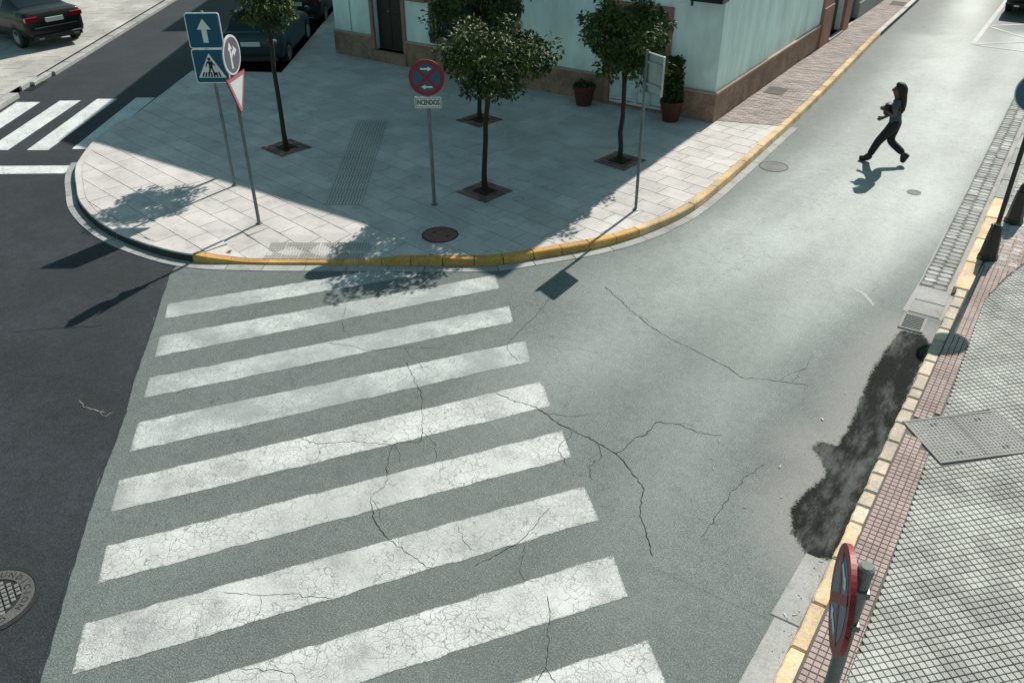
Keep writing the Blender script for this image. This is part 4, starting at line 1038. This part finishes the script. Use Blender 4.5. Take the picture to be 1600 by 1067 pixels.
# ------------------------------------------------------------------ covers, grates
def cover(name, x, y, z, r, mat, frame_mat, label, cat='manhole cover', rings=3, grid=False):
    root = empty(name, (x, y, z), label=label, cat=cat)
    MB().lathe([(r * 1.0, -.01), (r, .006), (r * .93, .008), (r * .925, -.002)], 40).build('frame', frame_mat, root)
    p = [(.0, .004)]; m = MB(); m.lathe([(r * .91, -.01), (r * .91, .004), (r * .88, .006)], 40)
    for k in range(rings): q = r * (.78 - k * .22); m.lathe([(q, .004), (q, .009), (q - r * .05, .009), (q - r * .05, .004)], 36)
    m.build('lid', mat, root); return root
c = cover('manhole_cover', -1.60, -7.92, .130, .31, mat_rust, mat_iron_dark, 'rust red round manhole cover set in the corner pavement', rings=2)
for k in range(2): MB().box(-.03, .03, -.012, .012, .0, .012).build('lifting_slot', mat_iron_dark, c, (.14 * (-1) ** k, .02, 0))
c = cover('manhole_cover', 1.99, -1.55, .0, .29, mat_iron, mat_iron_dark2, 'grey round manhole cover in the road by the yellow kerb', rings=3)
c = cover('valve_cover', -1.31, -5.94, .13, .11, mat_slab, mat_conc, 'small pale round valve cover beside the widest tree pit', 'valve cover', 1)
c = cover('valve_cover', 4.66, -1.42, -.003, .13, mat_iron, mat_iron, 'small worn cover in the road right of the walking woman', 'valve cover', 1)
# big drain lid with raised ring of letters
rt_ = empty('manhole_cover', (-.49, -16.40, -.004), math.radians(-20), label='large lettered manhole cover with a raised grid in the dark asphalt', cat='manhole cover')
R_ = .43
MB().lathe([(R_, .0), (R_, .010), (R_ * .9, .012), (R_ * .895, .002)], 56).build('frame', mat_iron_dark, rt_)
MB().lathe([(R_ * .60, .002), (R_ * .60, .0055)], 40).build('recess', mat_iron_dark, rt_)
lid = MB().lathe([(R_ * .885, .0), (R_ * .885, .012), (R_ * .87, .014), (R_ * .62, .014), (R_ * .61, .003), (R_ * .6, .0)], 56).build('lid', mat_iron_mid, rt_)
m = MB(); g = .058
for i in range(-5, 6):
    for j in range(-5, 6):
        x, y = i * g, j * g
        if math.hypot(abs(x) + g * .3, abs(y) + g * .3) < R_ * .61: m.prism([(x - .021, y - .021), (x + .021, y - .021), (x + .021, y + .021), (x - .021, y + .021)], .002, .016, .004, bottom=False)
m.build('raised_grid', mat_iron, lid)
txt = 'FUNDICION COMPAÑIA TEL '
for k, ch in enumerate(txt):
    if ch == ' ': continue
    a = math.radians(165) - 2 * math.pi * k / len(txt); rr = R_ * .735
    text_mesh('letter', ch, .085, mat_iron_dark, lid, (rr * math.cos(a), rr * math.sin(a), .0146), (0, 0, a - math.pi / 2), .0015, 1., .001)
# long utility hatch
hp = [Vector(p) for p in HATCH]; hc = sum(hp, Vector((0, 0))) / 4
ht = empty('utility_hatch', (hc.x, hc.y, .114), label='large studded steel hatch with two lids in the white tiled pavement', cat='utility hatch')
u_ = Vector((7.01 - 6.13, -8.15 + 8.98)); v_ = Vector((6.66 - 6.13, -9.55 + 8.98)); L1, L2 = u_.length, v_.length; ang = math.atan2(u_.y, u_.x)
ht.rotation_euler = (0, 0, ang)
fr = MB().box(-L1 / 2, L1 / 2, -L2 / 2, -L2 / 2 + .03, -.02, .012, 0, .004).box(-L1 / 2, L1 / 2, L2 / 2 - .03, L2 / 2, -.02, .012, 0, .004).box(-L1 / 2, -L1 / 2 + .03, -L2 / 2 + .031, L2 / 2 - .031, -.02, .012, 0, .004).box(L1 / 2 - .03, L1 / 2, -L2 / 2 + .031, L2 / 2 - .031, -.02, .012, 0, .004).build('frame', mat_steel, ht)
for sx in (-1, 1):
    x0, x1 = (-L1 / 2 + .034, -.003) if sx < 0 else (.003, L1 / 2 - .034)
    l = MB().box(x0, x1, -L2 / 2 + .034, L2 / 2 - .034, -.02, .006, 0, .003).build('lid', mat_steel, ht)
    m = MB(); nx = int((x1 - x0) / .047); ny = int((L2 - .07) / .047); cx = (x0 + x1) / 2
    for i in range(nx):
        for j in range(ny):
            x = x0 + .03 + i * .047; y = -L2 / 2 + .06 + j * .047
            if abs(x - cx) < .10 and abs(y) < .06: continue
            m.prism([(x + .015 * math.cos(t), y + .015 * math.sin(t)) for t in np.linspace(0, 2 * math.pi, 9)[:-1]], .005, .012, .005, bottom=False)
    tag(m.build('studs', mat_steel, l), kind='stuff')
    m = MB(); P = [(-.06, -.045), (.06, -.045), (.06, .045), (-.06, .045)]
    for a in range(4): 
        p, q = P[a], P[(a + 1) % 4]; m.box(cx + min(p[0], q[0]) - .004, cx + max(p[0], q[0]) + .004, min(p[1], q[1]) - .004, max(p[1], q[1]) + .004, .005, .010 + a * .0003)
    m.box(cx - .03, cx + .02, -.02, .02, .005, .011); m.build('emblem', mat_steel, l)
    for yy in (-1, 1):
        for dx in (-.03, .02): MB().box(cx + dx, cx + dx + .018, yy * (L2 / 2 - .13) - .025, yy * (L2 / 2 - .13) + .025, .005, .0135).build('lifting_slot', mat_iron_dark, l)
# storm drain grate
gr = empty('drain_grate', (5.71, -6.36, .0), math.radians(2), label='pale metal storm drain grate between road and worn kerb', cat='drain grate')
MB().box(-.155, .155, -.22, .22, -.03, .003).build('pit', mat_iron_dark, gr)
MB().box(-.165, .165, -.235, -.205, -.02, .02, 0, .004).box(-.165, .165, .205, .235, -.02, .02, 0, .004).box(-.165, -.125, -.204, .204, -.02, .02, 0, .004).box(.125, .165, -.204, .204, -.02, .02, 0, .004).build('frame', mat_steel, gr)
for k in range(9): MB().box(-.124, .124, -.196 + k * .0475, -.196 + k * .0475 + .02, -.005, .019, 0, .003).build('bar', mat_steel, gr)
sg = empty('vent_grate', (-4.25, -10.26, .117 + zpl(-4.25, -10.26)), math.radians(34), label='small dark metal grate in the cream pavement near the yellow kerb', cat='vent grate')
MB().box(-.09, .09, -.06, .06, -.02, .0165).build('frame', mat_steel, sg)
for k in range(5): MB().box(-.075, .075, -.048 + k * .021, -.037 + k * .021, .0, .0185).build('slot', mat_iron_dark, sg)
ld = empty('kerb_drain', (*lk(2.0), 0), aL, label='dark drain opening in the kerb of the left pavement', cat='drain')
MB().box(-.42, .42, -.06, .24, -.02, .004).build('pit', mat_iron_dark, ld); MB().box(-.45, .45, .2, .27, -.02, .12, 0, .01).build('back_stone', mat_conc, ld)
for k in range(9): MB().box(-.40 + k * .094, -.37 + k * .094, -.05, .19, .0, .012).build('bar', mat_iron_dark, ld)

# ------------------------------------------------------------------ plant pots
def pot(x, y, r, h_, label, plant_h, n):
    root = empty('potted_plant', (x, y, .13), label=label, cat='plant pot')
    MB().lathe([(r * .68, -.01), (r * .72, .04), (r * .95, h_ * .82), (r * 1.06, h_ * .84), (r * 1.06, h_), (r * .92, h_), (r * .9, h_ - .06)], 24).build('pot', mat_pot, root)
    MB().lathe([(r * .9, h_ - .07), (r * .9, h_ - .05)], 18).build('soil', mat_soil, root)
    V = []; F = []; T = []; R = np.random.default_rng(int(abs(x) * 100))
    for k in range(n):
        z = h_ - .05 + plant_h * R.random() ** .8; a = R.random() * 6.28; q = r * .95 * R.random() ** .5 * (1 - .3 * (z - h_) / plant_h)
        p = np.array((q * math.cos(a), q * math.sin(a), z)); d_ = R.normal(0, 1, 3); d_ /= np.linalg.norm(d_); s_ = np.cross(d_, R.normal(0, 1, 3)); s_ /= np.linalg.norm(s_); L = R.uniform(.05, .1); b = len(V)
        V += [p, p + d_ * L * .5 + s_ * L * .25, p + d_ * L, p + d_ * L * .5 - s_ * L * .25]; F += [(b, b + 1, b + 2, b + 3)]; T += [R.normal(-.35, .2)] * 4
    me = bpy.data.meshes.new('foliage'); me.from_pydata([tuple(p) for p in V], [], F); me.materials.append(mat_leaf); at_ = me.attributes.new('tone', 'FLOAT', 'POINT'); at_.data.foreach_set('value', T)
    f_ = link('foliage', me, root)
    MB().tube([(0, 0, h_ - .06), (.02, 0, h_ + plant_h * .5), (0, .02, h_ + plant_h * .8)], [.014, .01, .005], 6).build('stem', mat_bark, root)
pot(-3.06, -.42, .26, .46, 'terracotta pot with low dry plants left of the shuttered shop door', .14, 160)
pot(-.83, -.40, .25, .46, 'terracotta pot with a tall dark shrub right of the shuttered shop door', .98, 2600)

# ------------------------------------------------------------------ cars
def carpaint(name, col): return plain(name, col, .5, 0., .2, .35)
mat_tyre = plain('tyre_rubber', (.012, .012, .012), .85); mat_rim = plain('wheel_rim', (.3, .3, .31), .3, .9)
mat_cglass = plain('car_glass', (.008, .012, .014), .06, spec=.7); mat_chrome = plain('chrome', (.62, .64, .64), .15, 1.)
mat_tail = plain('tail_lamp', (.24, .008, .012), .15, spec=.6, coat=.8); mat_plate = plain('number_plate', (.55, .60, .58), .4)
mat_plastic = plain('dark_plastic', (.012, .012, .013), .55)
def interp_st(st, n):
    A = np.array(st, float); x = np.linspace(A[0, 0], A[-1, 0], n); x = np.sort(np.unique(np.r_[x, A[:, 0]]))
    B = np.stack([x] + [np.interp(x, A[:, 0], A[:, k]) for k in range(1, A.shape[1])], 1); return B
def car(name, loc, rz, col, label, st, glass_rear, glass_front, side, W_=.88, wheels=(.78, 3.4), lamp='wide', wr=.32, plate_z=.78, group='parked cars'):
    """st rows: x, half width, underside, belt height, roof height, roof half width"""
    root = empty('parked_car', loc, rz, label=label, cat='car', group=group)
    B = interp_st(st, 70)
    for k in range(2): B[1:-1, 1:] = (B[:-2, 1:] + 2 * B[1:-1, 1:] + B[2:, 1:]) / 4
    V = []; NR = 13
    for x, hw, zl, zb, zr, rw in B:
        half = [(0, zl), (hw * .8, zl), (hw * .96, zl + .05), (hw, zl + .16), (hw * 1.0, zl + (zb - zl) * .55), (hw * .975, zb - .07), (hw * .925, zb - .01), (rw + (hw * .9 - rw) * .85, zb + (zr - zb) * .12), (rw + (hw * .9 - rw) * .12, zb + (zr - zb) * .84), (rw * .88, zb + (zr - zb) * .965), (rw * .55, zr), (0, zr + .008)]
        ring = [(x, -a, b) for a, b in half] + [(x, a, b) for a, b in half[::-1][1:-1]]; V += ring; NR = len(ring)
    n = len(B); F = [(i * NR + k, (i + 1) * NR + k, (i + 1) * NR + (k + 1) % NR, i * NR + (k + 1) % NR) for i in range(n - 1) for k in range(NR)]
    F += [tuple(range(NR)), tuple(range(n * NR - 1, (n - 1) * NR - 1, -1))]
    m = MB().add(V, F); paint_ = carpaint('car_paint_' + name, col)
    body = m.build('body', paint_, root, smooth=True)
    VA_ = np.array(V).reshape(n, NR, 3)
    def patch(nm, x0, x1, ks, mat, off=.007):
        ii = [i for i in range(n) if x0 <= B[i, 0] <= x1]
        if len(ii) < 2: return
        q = VA_[ii][:, ks]; du = np.gradient(q, axis=0); dv = np.gradient(q, axis=1); nn = np.cross(du, dv); nn /= np.linalg.norm(nn, axis=2)[..., None] + 1e-9
        cen = np.array([(x0 + x1) / 2, 0, .8]); sgn = np.sign(((q - cen) * nn).sum(2).mean()); q = q + nn * sgn * off
        a, b = q.shape[:2]; mm = MB().add(q.reshape(-1, 3), [(i * b + k, (i + 1) * b + k, (i + 1) * b + k + 1, i * b + k + 1) for i in range(a - 1) for k in range(b - 1)])
        return mm.build(nm, mat, root, smooth=True)
    top = list(range(8, NR - 7)); patch('rear_window', *glass_rear, top, mat_cglass); patch('windscreen', *glass_front, top, mat_cglass)
    for a, b in side:
        patch('side_window', a, b, [7, 8], mat_cglass); patch('side_window', a, b, [NR - 8, NR - 7], mat_cglass)
    for sgy in (-1, 1):
        for x in wheels:
            wz = wr - .0; y0 = sgy * (W_ - .2); y1 = sgy * (W_ + .012)
            m = MB(); prof = [(0, y0), (wr * .9, y0), (wr, y0 + sgy * .03), (wr, y1 - sgy * .03), (wr * .93, y1), (wr * .64, y1 - sgy * .004)]
            vv = []; 
            for r_, yy in prof: vv += [(x + r_ * math.cos(t), yy, wz + r_ * math.sin(t)) for t in np.linspace(0, 2 * math.pi, 25)[:-1]]
            wl = m.add(vv, [(i * 24 + k, i * 24 + (k + 1) % 24, (i + 1) * 24 + (k + 1) % 24, (i + 1) * 24 + k) for i in range(len(prof) - 1) for k in range(24)]).build('wheel', mat_tyre, root)
            vv = [(x + wr * .64 * math.cos(t), y1 - sgy * .004, wz + wr * .64 * math.sin(t)) for t in np.linspace(0, 2 * math.pi, 25)[:-1]] + [(x, y1 - sgy * .03, wz)]
            MB().add(vv, [(k, (k + 1) % 24, 24) for k in range(24)]).build('rim', mat_rim, wl)
            vv = [(x + r_ * math.cos(t), sgy * (W_ + .004), wz + r_ * math.sin(t)) for r_ in (wr * 1.03, wr * 1.17) for t in np.linspace(-.25, math.pi + .25, 17)]
            MB().add(vv, [(k, k + 1, 17 + k + 1, 17 + k) for k in range(16)]).build('wheel_arch', mat_plastic, root)
    MB().box(-.022, .02, -.26, .26, plate_z - .06, plate_z + .055, 0, .004).build('number_plate', mat_plate, root)
    MB().box(-.055, .25, -.70, .70, .28, .42, 0, .03).build('rear_bumper', mat_plastic, root)
    if lamp == 'wide':
        for sg_ in (-1, 1): MB().box(-.012, .22, sg_ * .47 if sg_ > 0 else -.83, .83 if sg_ > 0 else -.47, .80, .925, 0, .02).build('tail_lamp', mat_tail, root)
        MB().box(-.02, .03, -.62, .62, .60, .625, 0, .004).build('chrome_strip', mat_chrome, root)
        for sg_ in (-1, 1): MB().box(-.062, .05, sg_ * .52 - .08, sg_ * .52 + .08, .30, .345, 0, .008).build('exhaust_trim', mat_chrome, root)
    else:
        for sg_ in (-1, 1):
            for q in (0, 1):
                l = MB().lathe([(.058, 0), (.058, .02), (.03, .03)], 18).build('tail_lamp', mat_tail if q == 0 else mat_chrome, root, (.01, sg_ * (.52 + .15 * q), .80)); l.rotation_euler = (0, -math.pi / 2, 0)
        MB().box(-.025, .03, -.66, .66, .60, .66, 0, .015).build('bumper_trim', paint_, root)
    MB().box(1.72, 1.745, -W_ * .99, -W_ * .95, .88, .905).build('door_handle', mat_chrome, root); MB().box(1.72, 1.745, W_ * .95, W_ * .99, .88, .905).build('door_handle', mat_chrome, root)
    for sg_ in (-1, 1): MB().box(2.95, 3.10, sg_ * (W_ + .08) - .07, sg_ * (W_ + .08) + .07, .95, 1.08, 0, .03).build('wing_mirror', paint_, root)
    return root
SEDAN = [(0, .72, .40, .70, .71, .55), (.03, .80, .33, .93, .945, .62), (.10, .85, .30, 1.02, 1.04, .66), (.5, .88, .26, 1.03, 1.06, .66), (.62, .88, .25, 1.02, 1.07, .64), (1.45, .89, .22, .98, 1.40, .56), (2.1, .89, .2, .95, 1.44, .57), (2.7, .89, .2, .94, 1.41, .56), (3.45, .885, .2, .93, 1.0, .62), (3.6, .88, .2, .92, .95, .66), (4.3, .84, .24, .78, .80, .62), (4.62, .74, .30, .62, .63, .5), (4.7, .6, .38, .5, .51, .4)]
HATCHB = [(0, .70, .40, .70, .71, .55), (.03, .78, .34, .90, .91, .6), (.08, .82, .3, .97, .99, .63), (.24, .84, .27, .98, 1.02, .64), (.62, .84, .24, .96, 1.40, .55), (1.0, .84, .22, .94, 1.45, .57), (1.8, .84, .2, .93, 1.47, .57), (2.3, .84, .2, .92, 1.44, .56), (3.05, .835, .2, .92, .99, .6), (3.2, .83, .2, .9, .93, .62), (3.7, .8, .24, .78, .8, .6), (3.95, .7, .30, .62, .63, .5), (4.0, .55, .38, .5, .51, .4)]
car('a', (-18.85, -3.80, .13), math.radians(173), (.006, .007, .008), 'black saloon parked on the pavement at the far left', SEDAN, (.66, 1.42), (2.75, 3.42), [(1.5, 2.15), (2.22, 2.95)], lamp='wide', plate_z=.80)
car('b', (-12.33, -2.28, .0), aL, (.012, .035, .042), 'dark teal hatchback parked beside the house, behind the blue square signs', HATCHB, (.28, .60), (2.35, 3.0), [(.75, 1.45), (1.52, 2.5)], W_=.84, wheels=(.7, 3.2), lamp='round', plate_z=.72)
car('c', (-15.0, 1.95, .0), aL, (.010, .016, .022), 'dark car parked in front of the teal hatchback, cut by the top edge', HATCHB, (.28, .60), (2.35, 3.0), [(.75, 1.45), (1.52, 2.5)], W_=.84, wheels=(.7, 3.2), lamp='wide', plate_z=.74)
car('d', (4.62, 15.75, .0), math.pi / 2, (.006, .006, .007), 'black car at the top right corner beyond the white parking marks', SEDAN, (.66, 1.42), (2.75, 3.42), [(1.5, 2.15), (2.22, 2.95)], lamp='wide', plate_z=.80)

# ------------------------------------------------------------------ the walking woman
GROW = 1.14
def loft(name, secs, mat, parent, n=18):
    m = MB(); v = []; f = []
    for x, y, z, rx, ry in secs: v += [(x + rx * math.cos(t), y + ry * math.sin(t), z) for t in np.linspace(0, 2 * math.pi, n + 1)[:-1]]
    for i in range(len(secs) - 1): f += [(i * n + k, i * n + (k + 1) % n, (i + 1) * n + (k + 1) % n, (i + 1) * n + k) for k in range(n)]
    f += [tuple(range(n - 1, -1, -1)), tuple(range((len(secs) - 1) * n, len(secs) * n))]
    return m.add(v, f).build(name, mat, parent, smooth=True)
def skin_mesh(name, verts, edges, radii, mat, parent, sub=2, root_i=0):
    me = bpy.data.meshes.new(name); me.from_pydata(verts, edges, []); o = bpy.data.objects.new(name, me); COL.objects.link(o)
    md = o.modifiers.new('skin', 'SKIN'); md.use_smooth_shade = True
    for i, r in enumerate(radii):
        sv = me.skin_vertices[0].data[i]; q_ = r if isinstance(r, tuple) else (r, r); sv.radius = (q_[0] * GROW, q_[1] * GROW); sv.use_root = (i == root_i)
    s_ = o.modifiers.new('sub', 'SUBSURF'); s_.levels = sub; s_.render_levels = sub
    dg = bpy.context.evaluated_depsgraph_get(); me2 = bpy.data.meshes.new_from_object(o.evaluated_get(dg)); bpy.data.objects.remove(o); bpy.data.meshes.remove(me)
    me2.name = name; me2.materials.clear(); me2.materials.append(mat); me2.polygons.foreach_set('use_smooth', [True] * len(me2.polygons))
    return link(name, me2, parent)
mat_skin = plain('skin', (.13, .062, .042), .55); mat_hair = plain('dark_red_hair', (.016, .007, .005), .7, var=.3, vs=30)
mat_shirt = plain('blue_grey_shirt', (.038, .072, .085), .85, var=.12, vs=20); mat_trou = plain('black_trousers', (.009, .009, .010), .8); mat_boot = plain('black_boots', (.007, .007, .007), .5); mat_bag = plain('black_bag', (.009, .010, .014), .6)
woman = empty('person', (3.84, -.17, -.012), math.pi, label='woman in black trousers and pale shirt striding across the sunlit road', cat='person')
# local axes: x forward, y to her right (the root is turned by 180 degrees), z up
J = dict(pel=(0, 0, .86), sp=(.015, 0, 1.02), ch=(.03, 0, 1.20), ne=(.045, 0, 1.345), hd=(.07, 0, 1.425), hd2=(.08, 0, 1.50), ht=(.065, 0, 1.58),
  hipR=(.0, .085, .80), kneR=(.215, .085, .47), ankR=(.345, .08, .10), toeR=(.52, .085, .07), hipL=(0, -.085, .80), kneL=(.035, -.09, .46), ankL=(-.325, -.09, .215), toeL=(-.285, -.09, .06),
  shL=(.02, -.165, 1.295), elL=(.03, -.21, 1.03), wrL=(.25, -.22, .87), haL=(.325, -.22, .825), shR=(.03, .165, 1.295), elR=(.0, .22, 1.05), wrR=(.19, .13, 1.10), haR=(.26, .10, 1.12))
vn = list(J); ix = {k: i for i, k in enumerate(vn)}; V = [Vector(J[k]) for k in vn]
E_ = [(ix[a], ix[b]) for a, b in [('pel', 'sp'), ('sp', 'ch'), ('ch', 'ne'), ('ne', 'hd'), ('hd', 'hd2'), ('hd2', 'ht'), ('pel', 'hipR'), ('hipR', 'kneR'), ('kneR', 'ankR'), ('ankR', 'toeR'), ('pel', 'hipL'), ('hipL', 'kneL'), ('kneL', 'ankL'), ('ankL', 'toeL'), ('ch', 'shL'), ('shL', 'elL'), ('elL', 'wrL'), ('wrL', 'haL'), ('ch', 'shR'), ('shR', 'elR'), ('elR', 'wrR'), ('wrR', 'haR')]]
rad = dict(pel=(.095, .08), sp=(.075, .06), ch=(.10, .075), ne=.048, hd=.075, hd2=.088, ht=.062, hipR=.085, kneR=.058, ankR=.04, toeR=.035, hipL=.085, kneL=.058, ankL=.04, toeL=.035, shL=.05, elL=.036, wrL=.026, haL=.03, shR=.05, elR=.036, wrR=.026, haR=.03)
RD = [rad[k] for k in vn]
nose = len(V); V.append(Vector((.20, 0, 1.475))); RD.append(.014); E_.append((ix['hd2'], nose))
for hnd, wrist, sgn in (('haL', 'wrL', 1), ('haR', 'wrR', -1)):
    h = Vector(J[hnd]); d_ = (h - Vector(J[wrist])).normalized(); sd = d_.cross(Vector((0, 1, 0))).normalized(); ot = d_.cross(sd)
    for k, L in enumerate((.06, .075, .07, .055)):
        b = h + sd * (.027 - .018 * k); i = len(V); V += [b + d_ * L * .55, b + d_ * L + ot * .012 * sgn]; RD += [.0088, .0075]; E_ += [(ix[hnd], i), (i, i + 1)]
    i = len(V); V += [h + sd * .045 + d_ * .005, h + sd * .06 + d_ * .035]; RD += [.011, .009]; E_ += [(ix[hnd], i), (i, i + 1)]
skin_mesh('body', V, E_, RD, mat_skin, woman)
tv = ['pel', 'hipR', 'kneR', 'ankR', 'hipL', 'kneL', 'ankL']; ti = {k: i for i, k in enumerate(tv)}; P = [Vector(J[k]) for k in tv]
P[3] = P[3].lerp(P[2], .12); P[6] = P[6].lerp(P[5], .12); P.append(Vector((.008, 0, .97)))
skin_mesh('trousers', P, [(7, 0), (0, 1), (1, 2), (2, 3), (0, 4), (4, 5), (5, 6)], [(.15, .125), .105, .076, .062, .105, .076, .062, (.13, .108)], mat_trou, woman)
P = [Vector((.0, 0, .78)), Vector(.0 * Vector(J['sp']) + Vector((.005, 0, .90))), Vector(J['sp']) + Vector((.008, 0, .02)), Vector(J['ch']), Vector((.04, 0, 1.32)), Vector(J['shL']), Vector(J['shL']).lerp(Vector(J['elL']), .55), Vector(J['shR']), Vector(J['shR']).lerp(Vector(J['elR']), .55)]
skin_mesh('shirt', P, [(0, 1), (1, 2), (2, 3), (3, 4), (3, 5), (5, 6), (3, 7), (7, 8)], [(.12, .1), (.135, .112), (.118, .098), (.138, .108), .06, .062, .056, .062, .056], mat_shirt, woman)
for sd_, an, to in (('R', 'ankR', 'toeR'), ('L', 'ankL', 'toeL')):
    a = Vector(J[an]); b = Vector(J[to]); kn = Vector(J['kne' + sd_]); up_ = (kn - a).normalized()
    if sd_ == 'R': heel = a + Vector((-.045, 0, -.055)); ball = a.lerp(b, .65) + Vector((0, 0, -.025))
    else: heel = a + Vector((-.06, 0, -.03)); ball = a.lerp(b, .75) + Vector((.0, 0, -.0))
    skin_mesh('boot', [a + up_ * .10, a, heel, ball, b], [(0, 1), (1, 2), (1, 3), (3, 4)], [.056, .056, .045, .05, .042], mat_boot, woman, root_i=1)
loft('hair', [(-.075, .0, 1.06, .02, .03), (-.085, .0, 1.12, .04, .07), (-.08, 0, 1.22, .05, .095), (-.06, 0, 1.32, .06, .10), (-.03, 0, 1.41, .075, .10), (-.005, 0, 1.48, .095, .105), (.015, 0, 1.545, .105, .105), (.045, 0, 1.60, .098, .092), (.055, 0, 1.635, .07, .065), (.055, 0, 1.65, .02, .02)], mat_hair, woman)
bag = loft('shoulder_bag', [(.17, .03, 1.00, .05, .09), (.175, .03, 1.02, .075, .125), (.18, .03, 1.12, .085, .135), (.175, .03, 1.21, .075, .12), (.17, .03, 1.235, .04, .08)], mat_bag, None)
bag.matrix_world = woman.matrix_basis.copy(); tag(bag, 'black bag held against the chest of the striding woman', 'bag')

# ------------------------------------------------------------------ bits of litter and dead leaves by the kerb
mat_litter = plain('paper_litter', (.6, .6, .57), .8); mat_dry = plain('dry_leaf', (.16, .11, .05), .8)
m = MB()
for x, y in [(5.98, -11.59), (5.96, -11.72), (5.93, -12.13), (5.97, -12.38), (5.9, -12.44), (5.99, -12.31), (5.3, -9.3), (5.38, -8.6), (5.34, -10.9)] + [(random.uniform(4.4, 5.2), random.uniform(-12.6, -9)) for _ in range(4)]:
    a = random.random() * 6.28; L = random.uniform(.008, .03); w_ = random.uniform(.003, .009); c, s_ = math.cos(a), math.sin(a)
    m.add([(x - c * L - s_ * w_, y - s_ * L + c * w_, .012), (x + c * L - s_ * w_, y + s_ * L + c * w_, .02), (x + c * L + s_ * w_, y + s_ * L - c * w_, .014), (x - c * L + s_ * w_, y - s_ * L - c * w_, .018)], [(0, 1, 2, 3)])
tag(m.build('paper_scraps', mat_litter), 'small pale scraps of litter along the worn right kerb', 'litter', kind='stuff')
m = MB()
for k in range(170):
    x, y = (random.gauss(5.98, .05), random.uniform(-13, -6.5)) if k < 120 else (random.uniform(-9, 5.5), random.uniform(-14, -9))
    a = random.random() * 6.28; L = random.uniform(.004, .010); w_ = L * .5; c, s_ = math.cos(a), math.sin(a)
    m.add([(x - c * L, y - s_ * L, .011), (x - s_ * w_, y + c * w_, .015), (x + c * L, y + s_ * L, .011), (x + s_ * w_, y - c * w_, .016)], [(0, 1, 2, 3)])
tag(m.build('dead_leaves', mat_dry), 'scattered tiny dead leaves on the road and along the kerb', 'leaves', kind='stuff')

for x, y, lb in ((.42, 3.05, 'dark metal plate set in the pink pavement below the house wall'), (.55, 15.1, 'dark metal plate at the far top end of the pink pavement')):
    pl = empty('cover_plate', (x, y, .131), math.radians(4), label=lb, cat='cover plate')
    MB().box(-.24, .24, -.32, .32, -.02, .006, 0, .003).build('plate', mat_iron_dark2, pl)
    for k in range(6): MB().box(-.2, .2, -.27 + k * .1, -.24 + k * .1, .0, .009, 0, .002).build('rib', mat_iron_dark2, pl)
